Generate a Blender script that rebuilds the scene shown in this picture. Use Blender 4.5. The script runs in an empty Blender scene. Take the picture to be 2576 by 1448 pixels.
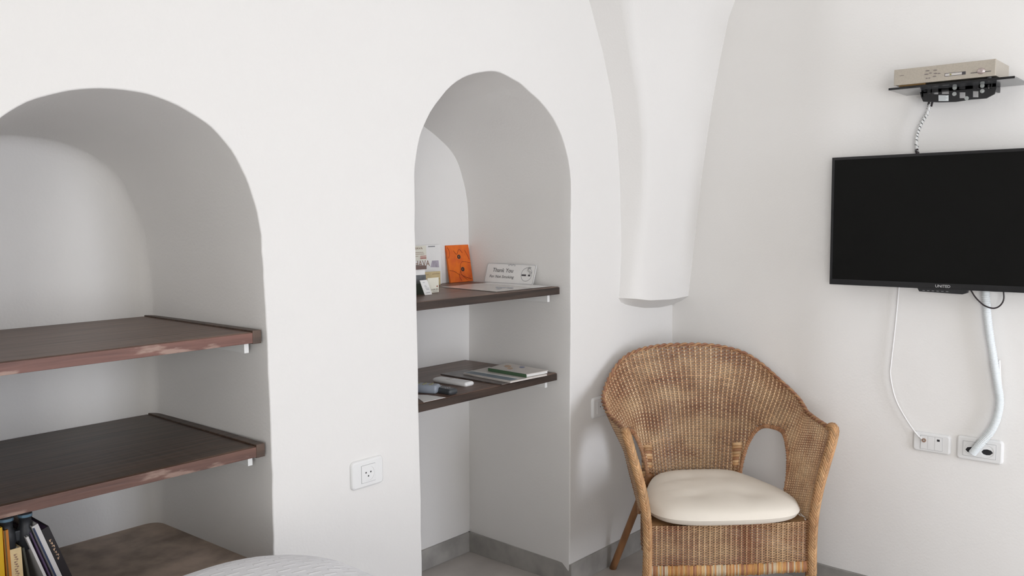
import bpy, bmesh, math, random
from math import sin, cos, pi, sqrt, radians, atan2
from mathutils import Vector, Matrix, noise
from mathutils.geometry import tessellate_polygon
random.seed(7)
S = bpy.context.scene
COL = S.collection

# ------------------------------------------------------------------ camera
YAW, PITCH, ROLL, FPX = radians(48.802), radians(-4.691), radians(-0.463), 2200.0
CAMP = Vector((0, 0, 1.35))
_f = Vector((sin(YAW)*cos(PITCH), cos(YAW)*cos(PITCH), sin(PITCH)))
_r0 = Vector((cos(YAW), -sin(YAW), 0)); _u0 = _r0.cross(_f)
_r = cos(ROLL)*_r0 + sin(ROLL)*_u0; _u = -sin(ROLL)*_r0 + cos(ROLL)*_u0
cam = bpy.data.cameras.new('camera'); camo = bpy.data.objects.new('camera', cam); COL.objects.link(camo)
cam.sensor_width = 36; cam.lens = 36*FPX/2576; cam.clip_start = .02
camo.matrix_world = Matrix(((_r.x, _u.x, -_f.x, CAMP.x), (_r.y, _u.y, -_f.y, CAMP.y), (_r.z, _u.z, -_f.z, CAMP.z), (0, 0, 0, 1)))
S.camera = camo

def at(x, y, ax, v):
    """point of the room on the plane axis=v that is seen at photo pixel x, y (surveying helper)"""
    d = _f*FPX + _r*(x-1288) - _u*(y-724)
    return CAMP + d*((v-CAMP[ax])/d[ax])

# ------------------------------------------------------------------ light, exposure
S.view_settings.view_transform = 'Standard'; S.view_settings.look = 'None'
S.view_settings.gamma = 1; S.view_settings.use_curve_mapping = False
S.view_settings.exposure = 0.0
w = bpy.data.worlds.new('sky'); S.world = w; w.use_nodes = True
bg = w.node_tree.nodes['Background']; bg.inputs[0].default_value = (.75, .86, 1, 1); bg.inputs[1].default_value = 1.0
def area(name, loc, rot, sx, sy, power, color):
    l = bpy.data.lights.new(name, 'AREA'); l.shape = 'RECTANGLE'; l.size = sx; l.size_y = sy; l.energy = power; l.color = color
    o = bpy.data.objects.new(name, l); COL.objects.link(o); o.location = loc; o.rotation_euler = rot; return o
WX0, WX1, WZ0, WZ1, WY = 1.50, 2.52, .12, 2.15, -2.2      # window in the wall behind the camera
area('daylight_window', ((WX0+WX1)/2, WY-.28, (WZ0+WZ1)/2), (radians(90), 0, 0), WX1-WX0+.2, WZ1-WZ0+.2, 99, (.865, .90, 1))
# unseen second window in the left wall, added as fill for faces turned left
area('side_fill_light', (-1.6-.28, -1.42, 1.3), (radians(90), 0, radians(-90)), 1.5, 1.7, 114, (.985, .975, .965))

# ------------------------------------------------------------------ materials
def nt(name):
    m = bpy.data.materials.new(name); m.use_nodes = True
    t = m.node_tree; return m, t, t.nodes['Principled BSDF']
def mat(name, col, rough=.6, metal=0, spec=.5, vary=0, scale=20, bump=0, bscale=60, stretch=None, col2=None):
    m, t, b = nt(name)
    b.inputs['Roughness'].default_value = rough; b.inputs['Metallic'].default_value = metal
    b.inputs['Specular IOR Level'].default_value = spec
    b.inputs['Base Color'].default_value = (*col, 1)
    tc = t.nodes.new('ShaderNodeTexCoord'); mp = t.nodes.new('ShaderNodeMapping')
    t.links.new(tc.outputs['Object'], mp.inputs[0])
    if stretch: mp.inputs['Scale'].default_value = stretch
    if vary or col2:
        n = t.nodes.new('ShaderNodeTexNoise'); n.inputs['Scale'].default_value = scale; n.inputs['Detail'].default_value = 6
        t.links.new(mp.outputs[0], n.inputs[0])
        cr = t.nodes.new('ShaderNodeValToRGB'); t.links.new(n.outputs[0], cr.inputs[0])
        c2 = col2 or tuple(min(1, c*(1+vary)) for c in col); c1 = col if col2 else tuple(c*(1-vary) for c in col)
        cr.color_ramp.elements[0].color = (*c1, 1); cr.color_ramp.elements[1].color = (*c2, 1)
        cr.color_ramp.elements[0].position = .35; cr.color_ramp.elements[1].position = .68
        t.links.new(cr.outputs[0], b.inputs['Base Color'])
    if bump:
        n2 = t.nodes.new('ShaderNodeTexNoise'); n2.inputs['Scale'].default_value = bscale; n2.inputs['Detail'].default_value = 5
        t.links.new(mp.outputs[0], n2.inputs[0])
        bp = t.nodes.new('ShaderNodeBump'); bp.inputs['Strength'].default_value = bump; bp.inputs['Distance'].default_value = .01
        t.links.new(n2.outputs[0], bp.inputs['Height']); t.links.new(bp.outputs[0], b.inputs['Normal'])
    return m
def attr_mat(name, rough=.55, bump=0, spec=.3):
    m, t, b = nt(name); b.inputs['Roughness'].default_value = rough; b.inputs['Specular IOR Level'].default_value = spec
    a = t.nodes.new('ShaderNodeAttribute'); a.attribute_name = 'tint'
    n = t.nodes.new('ShaderNodeTexNoise'); n.inputs['Scale'].default_value = 14; n.inputs['Detail'].default_value = 4
    tc = t.nodes.new('ShaderNodeTexCoord'); t.links.new(tc.outputs['Object'], n.inputs[0])
    mx = t.nodes.new('ShaderNodeMix'); mx.data_type = 'RGBA'; mx.blend_type = 'MULTIPLY'
    cr = t.nodes.new('ShaderNodeValToRGB'); cr.color_ramp.elements[0].color = (.78, .70, .66, 1); cr.color_ramp.elements[1].color = (1, 1, 1, 1)
    cr.color_ramp.elements[0].position = .35; cr.color_ramp.elements[1].position = .62
    t.links.new(n.outputs[0], cr.inputs[0]); mx.inputs[0].default_value = 1
    t.links.new(a.outputs['Color'], mx.inputs[6]); t.links.new(cr.outputs[0], mx.inputs[7])
    t.links.new(mx.outputs[2], b.inputs['Base Color'])
    return m

def plaster(name, col):
    m, t, b = nt(name); b.inputs['Roughness'].default_value = .85; b.inputs['Specular IOR Level'].default_value = .2
    tc = t.nodes.new('ShaderNodeTexCoord')
    n = t.nodes.new('ShaderNodeTexNoise'); n.inputs['Scale'].default_value = 2.2; n.inputs['Detail'].default_value = 5
    cr = t.nodes.new('ShaderNodeValToRGB'); cr.color_ramp.elements[0].color = (*[c*.97 for c in col], 1); cr.color_ramp.elements[1].color = (*col, 1)
    t.links.new(tc.outputs['Object'], n.inputs[0]); t.links.new(n.outputs[0], cr.inputs[0]); t.links.new(cr.outputs[0], b.inputs['Base Color'])
    n1 = t.nodes.new('ShaderNodeTexNoise'); n1.inputs['Scale'].default_value = 7; n1.inputs['Detail'].default_value = 3
    n2 = t.nodes.new('ShaderNodeTexNoise'); n2.inputs['Scale'].default_value = 130; n2.inputs['Detail'].default_value = 6
    b1 = t.nodes.new('ShaderNodeBump'); b1.inputs['Strength'].default_value = .10; b1.inputs['Distance'].default_value = .02
    b2 = t.nodes.new('ShaderNodeBump'); b2.inputs['Strength'].default_value = .16; b2.inputs['Distance'].default_value = .004
    for x in (n1, n2): t.links.new(tc.outputs['Object'], x.inputs[0])
    t.links.new(n1.outputs[0], b1.inputs['Height']); t.links.new(n2.outputs[0], b2.inputs['Height'])
    t.links.new(b1.outputs[0], b2.inputs['Normal']); t.links.new(b2.outputs[0], b.inputs['Normal'])
    return m

def wood(name, dark, light, edge_wear=0, rough=.45):
    """stained pine, grain along x"""
    m, t, b = nt(name); b.inputs['Roughness'].default_value = rough; b.inputs['Specular IOR Level'].default_value = .5
    tc = t.nodes.new('ShaderNodeTexCoord'); mp = t.nodes.new('ShaderNodeMapping'); mp.inputs['Scale'].default_value = (1.6, 26, 26)
    t.links.new(tc.outputs['Object'], mp.inputs[0])
    n = t.nodes.new('ShaderNodeTexNoise'); n.inputs['Scale'].default_value = 2.4; n.inputs['Detail'].default_value = 8; n.inputs['Distortion'].default_value = .6
    t.links.new(mp.outputs[0], n.inputs[0])
    cr = t.nodes.new('ShaderNodeValToRGB'); cr.color_ramp.elements[0].color = (*dark, 1); cr.color_ramp.elements[1].color = (*light, 1)
    cr.color_ramp.elements[0].position = .3; cr.color_ramp.elements[1].position = .75
    t.links.new(n.outputs[0], cr.inputs[0]); out = cr.outputs[0]
    if edge_wear:
        n3 = t.nodes.new('ShaderNodeTexNoise'); n3.inputs['Scale'].default_value = 9; n3.inputs['Detail'].default_value = 7
        mp3 = t.nodes.new('ShaderNodeMapping'); mp3.inputs['Scale'].default_value = (1.2, 1, 5); t.links.new(tc.outputs['Object'], mp3.inputs[0])
        t.links.new(mp3.outputs[0], n3.inputs[0])
        c3 = t.nodes.new('ShaderNodeValToRGB'); c3.color_ramp.elements[0].position = .58; c3.color_ramp.elements[1].position = .66
        c3.color_ramp.elements[0].color = (0, 0, 0, 1); c3.color_ramp.elements[1].color = (edge_wear,)*3+(1,)
        t.links.new(n3.outputs[0], c3.inputs[0])
        mx = t.nodes.new('ShaderNodeMix'); mx.data_type = 'RGBA'; t.links.new(c3.outputs[0], mx.inputs[0])
        t.links.new(out, mx.inputs[6]); mx.inputs[7].default_value = (.42, .30, .24, 1); out = mx.outputs[2]
    t.links.new(out, b.inputs['Base Color'])
    bp = t.nodes.new('ShaderNodeBump'); bp.inputs['Strength'].default_value = .25; bp.inputs['Distance'].default_value = .004
    t.links.new(n.outputs[0], bp.inputs['Height']); t.links.new(bp.outputs[0], b.inputs['Normal'])
    return m

M = {}
M['plaster'] = plaster('white_plaster', (.785, .77, .745))
M['plaster_r'] = plaster('white_plaster_lightened', (.84, .825, .80))  # television wall: same plaster, colour lightened to stand in for missing light
M['floor'] = mat('grey_stone_tile', (.50, .465, .43), .45, vary=.14, scale=5, bump=.05, bscale=25)
M['base'] = mat('grey_stone_skirting', (.36, .345, .32), .5, vary=.2, scale=9, bump=.04, bscale=30)
M['ledge'] = mat('brown_stone_ledge', (.42, .33, .265), .7, vary=.28, scale=12, bump=.15, bscale=40)
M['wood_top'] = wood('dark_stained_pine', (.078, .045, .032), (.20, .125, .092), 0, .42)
M['wood_edge'] = wood('worn_stained_edge', (.085, .034, .024), (.23, .105, .078), .6, .5)
M['wood_edge2'] = wood('reddish_stained_edge', (.06, .027, .019), (.17, .082, .058), .45, .5)
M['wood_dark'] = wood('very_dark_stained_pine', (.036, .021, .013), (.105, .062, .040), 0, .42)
M['wood_edge_dark'] = wood('near_black_stained_edge', (.018, .011, .008), (.058, .036, .026), 0, .5)
M['white_plastic'] = mat('white_plastic', (.78, .78, .77), .35, bump=.01)
M['white_metal'] = mat('white_painted_metal', (.82, .82, .80), .4)
M['hole'] = mat('dark_socket_hole', (.01, .01, .012), .6)
M['black_plastic'] = mat('black_plastic', (.012, .012, .013), .38)
M['black_gloss'] = mat('black_gloss_bezel', (.008, .008, .009), .22)
M['screen'] = mat('television_screen', (.007, .007, .0065), .3, spec=.09)
M['grey_logo'] = mat('silver_logo', (.55, .55, .55), .4)
M['silver'] = mat('silver_plastic', (.44, .395, .33), .4, metal=.1, vary=.05, scale=200)
M['silver_dark'] = mat('darker_silver', (.24, .21, .20), .35, metal=.4)
M['chrome'] = mat('chrome_dome', (.55, .47, .45), .2, metal=.8)
M['glass_dark'] = mat('smoked_glass', (.10, .105, .11), .12)
M['zinc'] = mat('zinc_screw', (.5, .53, .52), .3, metal=.8)
M['label'] = mat('paper_label', (.72, .76, .76), .6)
M['wire_black'] = mat('black_wire', (.02, .012, .014), .4)
M['wire_white'] = mat('white_wire', (.82, .81, .80), .4)
M['conduit'] = mat('white_corrugated_conduit', (.72, .76, .77), .35)
M['spiral'] = mat('clear_spiral_wrap', (.70, .70, .68), .35)
M['paper'] = mat('white_paper', (.78, .77, .75), .6, vary=.02)
M['cream'] = mat('cream_card', (.74, .72, .62), .6)
M['sheet'] = mat('thin_sheet', (.60, .57, .54), .25, vary=.06, scale=18)
M['beige_card'] = mat('beige_card', (.62, .50, .28), .6, vary=.08, scale=30)
M['ink'] = mat('dark_ink', (.05, .045, .05), .6)
M['ink_blue'] = mat('blue_ink', (.33, .37, .43), .6)
M['ink_red'] = mat('red_ink', (.42, .06, .05), .6)
M['ink_brown'] = mat('brown_ink', (.30, .18, .12), .6)
M['ink_grey'] = mat('grey_ink', (.30, .30, .31), .6)
M['purple'] = mat('lilac_print', (.42, .38, .44), .6, vary=.25, scale=40)
M['orange'] = mat('orange_paper', (.78, .165, .008), .6, vary=.16, scale=30, col2=(.62, .10, .012))
M['orange_dark'] = mat('dark_red_print', (.25, .035, .01), .6)
M['eyelet'] = mat('dark_eyelet', (.04, .03, .03), .4)
M['box_grey'] = mat('dark_grey_card_box', (.12, .125, .13), .6, vary=.2, scale=60)
M['box_green'] = mat('dark_green_band', (.06, .075, .055), .6)
M['box_brown'] = mat('brown_lid', (.14, .09, .075), .6)
M['rattan_lt'] = mat('pale_cane_binding', (.62, .36, .16), .45, vary=.3, scale=26, stretch=(1, 1, 6))
M['leg'] = mat('brown_cane_pole', (.29, .135, .055), .4, vary=.18, scale=10, stretch=(4, 4, 1))
M['ferrule'] = mat('yellow_cane_ring', (.50, .36, .13), .4, vary=.15)
M['wicker'] = attr_mat('woven_wicker', .5)
M['braid'] = attr_mat('plaited_cane', .42)
M['cushion'] = mat('cream_cotton', (.83, .765, .665), .9, spec=.1, vary=.03, scale=5, bump=.05, bscale=500)
M['yellow'] = mat('yellow_cover', (.72, .42, .01), .45)
M['amber'] = mat('amber_cover', (.55, .19, .02), .45)
M['ochre'] = mat('ochre_dark', (.16, .09, .02), .5)
M['cover_cream'] = mat('cream_cover', (.72, .55, .30), .5, vary=.1)
M['cover_olive'] = mat('dark_olive_cover', (.05, .05, .035), .5)
M['cover_violet'] = mat('violet_cover', (.16, .10, .20), .45)
M['cover_navy'] = mat('navy_cover', (.03, .045, .10), .45)
M['cover_white'] = mat('white_cover', (.66, .64, .63), .45)
M['cover_black'] = mat('black_cover', (.022, .018, .02), .4)
M['lens'] = mat('coated_lens', (.18, .30, .40), .12, metal=.5)
M['rubber'] = mat('black_rubber', (.018, .02, .024), .5)
M['spine_green'] = mat('green_spine', (.06, .12, .06), .5)
M['mag_dark'] = mat('dark_magazine', (.12, .10, .09), .35, vary=.4, scale=25)
M['mag_blue'] = mat('blue_grey_band', (.13, .18, .22), .4)
M['mag_pale'] = mat('pale_cover', (.62, .58, .54), .4, vary=.06, scale=16)
M['print_tan'] = mat('tan_print', (.55, .38, .25), .5, vary=.3, scale=50)
M['print_blue'] = mat('blue_print', (.25, .28, .40), .5, vary=.3, scale=60)
M['remote_grey'] = mat('blue_grey_plastic', (.28, .31, .36), .35)
M['remote_dark'] = mat('charcoal_plastic', (.05, .055, .06), .35)
M['button'] = mat('olive_button', (.30, .28, .12), .4)
M['frame_wood'] = mat('painted_window_frame', (.70, .69, .66), .5)
M['mattress'] = mat('mattress_ticking', (.6, .58, .55), .9)
# bedspread: pale cotton with rows of small white woven flecks
m, t, b = nt('flecked_bedspread'); M['spread'] = m; b.inputs['Roughness'].default_value = .95; b.inputs['Specular IOR Level'].default_value = .1
tc = t.nodes.new('ShaderNodeTexCoord'); mp = t.nodes.new('ShaderNodeMapping'); mp.inputs['Scale'].default_value = (1, 1, 1); mp.inputs['Rotation'].default_value = (0, 0, radians(12))
br = t.nodes.new('ShaderNodeTexBrick'); br.inputs['Scale'].default_value = 17; br.inputs['Mortar Size'].default_value = .34; br.inputs['Mortar Smooth'].default_value = .3
br.inputs['Brick Width'].default_value = .75; br.inputs['Row Height'].default_value = .42
br.inputs['Color1'].default_value = (.90, .90, .91, 1); br.inputs['Color2'].default_value = (.86, .86, .88, 1); br.inputs['Mortar'].default_value = (.82, .82, .84, 1)
br.inputs['Mortar Size'].default_value = .16
t.links.new(tc.outputs['Object'], mp.inputs[0]); t.links.new(mp.outputs[0], br.inputs[0]); t.links.new(br.outputs[0], b.inputs['Base Color'])
bp = t.nodes.new('ShaderNodeBump'); bp.inputs['Strength'].default_value = .5; bp.inputs['Distance'].default_value = .004; bp.invert = True
t.links.new(br.outputs['Fac'], bp.inputs['Height']); t.links.new(bp.outputs[0], b.inputs['Normal'])
# clear pane
m, t, b = nt('window_glass'); M['pane'] = m
tr = t.nodes.new('ShaderNodeBsdfTransparent'); gl = t.nodes.new('ShaderNodeBsdfGlossy'); mx = t.nodes.new('ShaderNodeMixShader'); mx.inputs[0].default_value = .06
gl.inputs['Roughness'].default_value = .02
t.links.new(tr.outputs[0], mx.inputs[1]); t.links.new(gl.outputs[0], mx.inputs[2]); t.links.new(mx.outputs[0], t.nodes['Material Output'].inputs[0])

# ------------------------------------------------------------------ mesh helpers
class G:
    """geometry collector"""
    def __init__(s): s.v = []; s.f = []; s.c = []; s.cc = (1, 1, 1); s.sm = []
    def add(s, vs, fs, smooth=False):
        o = len(s.v); s.v += [Vector(v) for v in vs]; s.c += [s.cc]*len(vs)
        s.f += [tuple(i+o for i in f) for f in fs]; s.sm += [smooth]*len(fs); return s
    def box(s, a, b, bev=0, X=None):
        """axis box from corner a to corner b, bevelled; X an optional 4x4"""
        bm = bmesh.new(); bmesh.ops.create_cube(bm, size=1)
        a = Vector(a); b = Vector(b)
        for v in bm.verts: v.co = Vector([(a[i]+b[i])/2 + v.co[i]*abs(b[i]-a[i]) for i in range(3)])
        if bev: bmesh.ops.bevel(bm, geom=bm.edges[:], offset=bev, segments=2, profile=.6, affect='EDGES')
        if X is not None: bm.transform(X)
        bm.verts.index_update(); s.add([v.co.copy() for v in bm.verts], [[v.index for v in f.verts] for f in bm.faces]); bm.free(); return s
    def tube(s, path, r, n=8, closed=False, flat=None, smooth=True, cap=True):
        """tube along path; r number or list; flat=(normals, ratio)"""
        P = [Vector(p) for p in path]; N = len(P); rs = r if isinstance(r, (list, tuple)) else [r]*N
        rings = []; up = None
        for i in range(N):
            d = (P[(i+1) % N if closed else min(i+1, N-1)] - P[(i-1) % N if closed else max(i-1, 0)])
            d = d.normalized() if d.length > 1e-9 else Vector((0, 0, 1))
            if up is None: up = Vector((0, 0, 1)) if abs(d.z) < .9 else Vector((1, 0, 0))
            x = d.cross(up); x = x.normalized() if x.length > 1e-6 else d.orthogonal().normalized()
            y = x.cross(d).normalized(); up = y
            rings.append([P[i] + x*cos(2*pi*k/n)*rs[i] + y*sin(2*pi*k/n)*rs[i] for k in range(n)])
        vs = [v for q in rings for v in q]; fs = []
        for i in range(N if closed else N-1):
            j = (i+1) % N
            for k in range(n): fs.append((i*n+k, i*n+(k+1) % n, j*n+(k+1) % n, j*n+k))
        if cap and not closed: fs += [tuple(range(n))[::-1], tuple((N-1)*n+k for k in range(n))]
        return s.add(vs, fs, smooth)
    def prism(s, outer, holes, fn, d0, d1):
        """outline with holes (2-D lists) extruded; fn(u,v,d)->3-D"""
        loops = [outer]+list(holes); flat = [p for l in loops for p in l]; n = len(flat)
        tri = tessellate_polygon([[Vector((p[0], p[1], 0)) for p in l] for l in loops])
        vs = [fn(p[0], p[1], d0) for p in flat]+[fn(p[0], p[1], d1) for p in flat]
        fs = [tuple(t_) for t_ in tri]+[tuple(i+n for i in t_)[::-1] for t_ in tri]
        o = 0
        for l in loops:
            k = len(l)
            for i in range(k): j = (i+1) % k; fs.append((o+i, o+j, n+o+j, n+o+i))
            o += k
        return s.add(vs, fs)
    def grid(s, rows, smooth=True, closeu=False):
        nr = len(rows); nc = len(rows[0]); fs = []
        for i in range(nr-1):
            for j in range(nc if closeu else nc-1): k = (j+1) % nc; fs.append((i*nc+j, i*nc+k, (i+1)*nc+k, (i+1)*nc+j))
        return s.add([v for q in rows for v in q], fs, smooth)

def root_loc(p):
    while p.parent: p = p.parent
    return p.location.copy()
def mk(name, g, m, parent=None, local=False, label=None, base=None):
    """link one mesh object; world coordinates unless local"""
    me = bpy.data.meshes.new(name)
    if parent is not None: off = Vector((0, 0, 0)) if local else root_loc(parent)
    elif base is not None: off = Vector(base)
    else:
        lo = Vector([min(v[i] for v in g.v) for i in range(3)]); hi = Vector([max(v[i] for v in g.v) for i in range(3)])
        off = Vector(((lo.x+hi.x)/2, (lo.y+hi.y)/2, lo.z))
    me.from_pydata([tuple(v-off) for v in g.v], [], g.f); me.validate(); 
    if len(me.polygons) == len(g.sm): me.polygons.foreach_set('use_smooth', g.sm)
    if any(c != (1, 1, 1) for c in g.c[:4000]):
        a = me.color_attributes.new('tint', 'FLOAT_COLOR', 'POINT')
        a.data.foreach_set('color', [q for c in g.c for q in (*c, 1)])
    bm = bmesh.new(); bm.from_mesh(me); bmesh.ops.recalc_face_normals(bm, faces=bm.faces); bm.to_mesh(me); bm.free()
    me.materials.append(M[m]); me.update()
    o = bpy.data.objects.new(name, me); COL.objects.link(o)
    if parent is not None: o.parent = parent
    else: o.location = off
    if label: o['label'] = label
    return o
def thing(name, label, cat, loc, group=None):
    o = bpy.data.objects.new(name, None); o.empty_display_size = .05; COL.objects.link(o)
    o.location = loc; o['label'] = label; o['category'] = cat
    if group: o['group'] = group
    return o
def tag(o, label, cat, group=None):
    o['label'] = label; o['category'] = cat
    if group: o['group'] = group
    return o
def struct(name, g, m, label):
    o = mk(name, g, m, base=(0, 0, 0)); o['kind'] = 'structure'; o['label'] = label; return o
_fonts = {}
def text(g, s, org, u, v, n, h, w=None, depth=.0004, shear=0):
    """lettering as thin raised geometry: baseline-left at org, u right, v up, cap height about h, fitted to width w"""
    cu = bpy.data.curves.new('txt', 'FONT'); cu.body = s; cu.size = 1; cu.resolution_u = 3; cu.shear = shear
    o = bpy.data.objects.new('txt', cu); COL.objects.link(o)
    dg = bpy.context.evaluated_depsgraph_get(); me = bpy.data.meshes.new_from_object(o.evaluated_get(dg))
    vs = [v_.co.copy() for v_ in me.vertices]; fs = [tuple(p.vertices) for p in me.polygons]
    bpy.data.objects.remove(o); bpy.data.curves.remove(cu); bpy.data.meshes.remove(me)
    if not vs: return
    x0 = min(p.x for p in vs); x1 = max(p.x for p in vs)
    sy = h/.7; sx = sy if w is None else w/(x1-x0)
    g.add([Vector(org)+u*((p.x-x0)*sx)+v*(p.y*sy)+n*depth for p in vs], fs)
def smooth01(a, b, x):
    t_ = max(0, min(1, (x-a)/(b-a))); return t_*t_*(3-2*t_)
def catmull(P, n=8):
    P = [Vector(p) for p in P]; out = []
    for i in range(len(P)-1):
        p0 = P[max(i-1, 0)]; p1 = P[i]; p2 = P[i+1]; p3 = P[min(i+2, len(P)-1)]
        for k in range(n):
            t_ = k/n; out.append(.5*((2*p1)+(p2-p0)*t_+(2*p0-5*p1+4*p2-p3)*t_*t_+(3*p1-p0-3*p2+p3)*t_**3))
    return out+[P[-1]]

# ------------------------------------------------------------------ room shell
W = 1.892                       # niche wall plane (y)
def wallx(y):                   # right wall bulges away towards the corner
    return 3.063 if y < 1.15 else 3.063 + .155*(y-1.15)*smooth01(1.1, 1.35, y)
CX, ZT, LX = wallx(W), 2.9, -1.6
DL, DM = 2.47, 2.41             # back planes of the two niches
LZ = .455                       # ledge of the left niche

def arch_outline(pts_r, cx, z0, apex):
    """right half given as (x,z) bottom->top, mirrored to the left about cx"""
    r = [Vector((x, z, 0)) for x, z in pts_r]; r.append(Vector((cx, apex, 0)))
    l = [Vector((2*cx-p.x, p.y, 0)) for p in r[:-1]][::-1]
    c = catmull(r+l, 7)
    return [(p.x, p.y) for p in c]
front_L = arch_outline([(1.232, LZ), (1.232, .7), (1.229, 1.0), (1.226, 1.2), (1.218, 1.345), (1.186, 1.448), (1.112, 1.552), (1.0, 1.612)], .882, LZ, 1.628)
back_L = arch_outline([(1.212, LZ), (1.212, .7), (1.21, 1.0), (1.208, 1.15), (1.195, 1.30), (1.155, 1.41), (1.09, 1.495), (.99, 1.548)], .875, LZ, 1.562)
ml = [(1.741, 0), (1.741, .25), (1.739, .8), (1.737, 1.32), (1.746, 1.517), (1.791, 1.636), (1.917, 1.757), (2.072, 1.805), (2.19, 1.79), (2.253, 1.763), (2.33, 1.725), (2.402, 1.665), (2.45, 1.59), (2.482, 1.49), (2.483, 1.30), (2.478, .8), (2.470, .25), (2.468, 0)]
mlb = [(1.755, 0), (1.755, .25), (1.752, .8), (1.75, 1.28), (1.760, 1.42), (1.81, 1.56), (1.93, 1.68), (2.09, 1.737), (2.19, 1.717), (2.25, 1.692), (2.34, 1.645), (2.415, 1.590), (2.46, 1.515), (2.492, 1.39), (2.496, 1.20), (2.49, .8), (2.482, .25), (2.480, 0)]
cm = lambda L: [(p.x, p.y) for p in catmull([Vector((x, z, 0)) for x, z in L], 6)]
front_M, back_M = cm(ml), cm(mlb)
def wob(loop, amp, seed):
    out = []
    for x, z in loop:
        k = amp*noise.noise(Vector((x*7+seed, z*7, seed)))+amp*.5*noise.noise(Vector((x*25, z*25, seed)))
        out.append((x+k, z+amp*.6*noise.noise(Vector((x*9, z*9, seed+5))) if z > .1+LZ*(seed == 1) else z))
    return out
front_L = wob(front_L, .0045, 1); back_L = wob(back_L, .004, 1)
front_M = wob(front_M, .0035, 2); back_M = wob(back_M, .003, 2)
def outward(loop, r):
    out = []; n = len(loop)
    for i, (x, z) in enumerate(loop):
        a = loop[max(i-1, 0)]; b_ = loop[min(i+1, n-1)]; d = Vector((b_[0]-a[0], b_[1]-a[1])).normalized()
        nrm = Vector((-d.y, d.x))
        cxx = sum(p[0] for p in loop)/n
        c = Vector((x-cxx, z-1.0))
        if nrm.dot(c) < 0: nrm = -nrm
        if i in (0, n-1): nrm = Vector((1 if x > cxx else -1, 0))
        out.append((x+nrm.x*r, z+nrm.y*r))
    return out
R = .0045
oL, oM = outward(front_L, R), outward(front_M, R)
g = G()
L_hole = oL[:]                                        # closed below by the ledge front edge
if oM[0][0] > oM[-1][0]: oM_r = oM
# front face with the left opening as a hole and the middle one as a notch down to the floor
outer = [(LX, 0)] + oM + [(CX+.02, 0), (CX+.02, ZT), (LX, ZT)]
fl = [Vector((p[0], p[1], 0)) for p in outer]
tri = tessellate_polygon([fl, [Vector((p[0], p[1], 0)) for p in L_hole]])
allp = outer+L_hole
g.add([(x, W, z) for x, z in allp], [tuple(t_) for t_ in tri])
FIL = .042
def niche(front, back, depth, closed):
    rows = []
    o = outward(front, 0)
    for k in range(6):
        a = pi/2*k/5; rr = R*(1-sin(a)); yy = W + R*(1-cos(a)); rows.append([Vector((x, yy, z)) for x, z in outward(front, rr)])
    if closed: depth_ = depth-FIL
    for k in range(1, 13):
        t_ = k/12*((depth-FIL-W-R)/(depth-W-R) if closed else 1); rows.append([Vector((f_[0]*(1-t_)+b_[0]*t_, W+R+(depth-W-R)*t_, f_[1]*(1-t_)+b_[1]*t_)) for f_, b_ in zip(front, back)])
    if closed:
        base_ = [(p.x, p.z) for p in rows[-1]]; inn = outward(base_, -1.0); 
        dirs = [(i_[0]-b_[0], i_[1]-b_[1]) for i_, b_ in zip(inn, base_)]
        for k in range(1, 8):
            a = pi/2*k/7; rows.append([Vector((b_[0]+d_[0]*FIL*(1-cos(a)), depth-FIL+FIL*sin(a), b_[1]+d_[1]*FIL*(1-cos(a)))) for b_, d_ in zip(base_, dirs)])
        back = [(p.x, p.z) for p in rows[-1]]
    g.grid(rows, True)
    n = len(back); c = tessellate_polygon([[Vector((p[0], p[1], 0)) for p in back]])
    g.add([(x, depth, z) for x, z in back], [tuple(t_) for t_ in c])
niche(front_L, back_L, DL, True); niche(front_M, back_M, DM, False)
# body of the wall behind so it is solid from the outside
g.add([(LX, 2.75, 0), (CX+.3, 2.75, 0), (CX+.3, 2.75, ZT), (LX, 2.75, ZT)], [(0, 1, 2, 3)])
g.add([(LX, W, ZT), (CX+.3, W, ZT), (CX+.3, 2.75, ZT), (LX, 2.75, ZT)], [(0, 1, 2, 3)])
wb = struct('wall_back', g, 'plaster', 'white plastered wall with two arched niches')

g = G()   # ledge slab of the left niche
g.box((.545, W+.012, LZ-.05), (1.235, DL+.01, LZ+.001)); struct('trim_1', g, 'ledge', 'brown ledge at the bottom of the left niche')

ys = [-2.2, 0, .9, 1.1]+[1.15+.05*k for k in range(15)]+[W+.01]
g = G(); g.grid([[Vector((wallx(y), y, z)) for y in ys] for z in (0, .5, 1, 1.5, 2, 2.5, ZT)], True)
g.add([(3.45, -2.2, 0), (3.45, W, 0), (3.45, W, ZT), (3.45, -2.2, ZT)], [(0, 1, 2, 3)])
struct('wall_right', g, 'plaster_r', 'white plastered wall behind the television')
g = G(); g.box((LX-.3, -2.5, -.1), (3.5, 2.8, 0)); struct('floor', g, 'floor', 'grey stone floor')
g = G(); g.box((LX-.3, -2.5, ZT), (3.5, 2.8, ZT+.1)); struct('ceiling', g, 'plaster', 'white plastered ceiling')
g = G()
P2 = lambda u, v, d: Vector((u, d, v))
g.prism([(LX-.3, 0), (3.5, 0), (3.5, ZT), (LX-.3, ZT)], [[(WX0, WZ0), (WX0, WZ1), (WX1, WZ1), (WX1, WZ0)]], P2, WY, WY-.25)
struct('wall_front', g, 'plaster', 'white wall with the window behind the camera')
g = G(); P3 = lambda u, v, d: Vector((d, u, v))
g.prism([(-2.5, 0), (2.75, 0), (2.75, ZT), (-2.5, ZT)], [[(-2.1, .5), (-2.1, 2.1), (-.75, 2.1), (-.75, .5)]], P3, LX, LX-.25)
struct('wall_left', g, 'plaster', 'white plastered wall at the far side of the bed')
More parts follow.
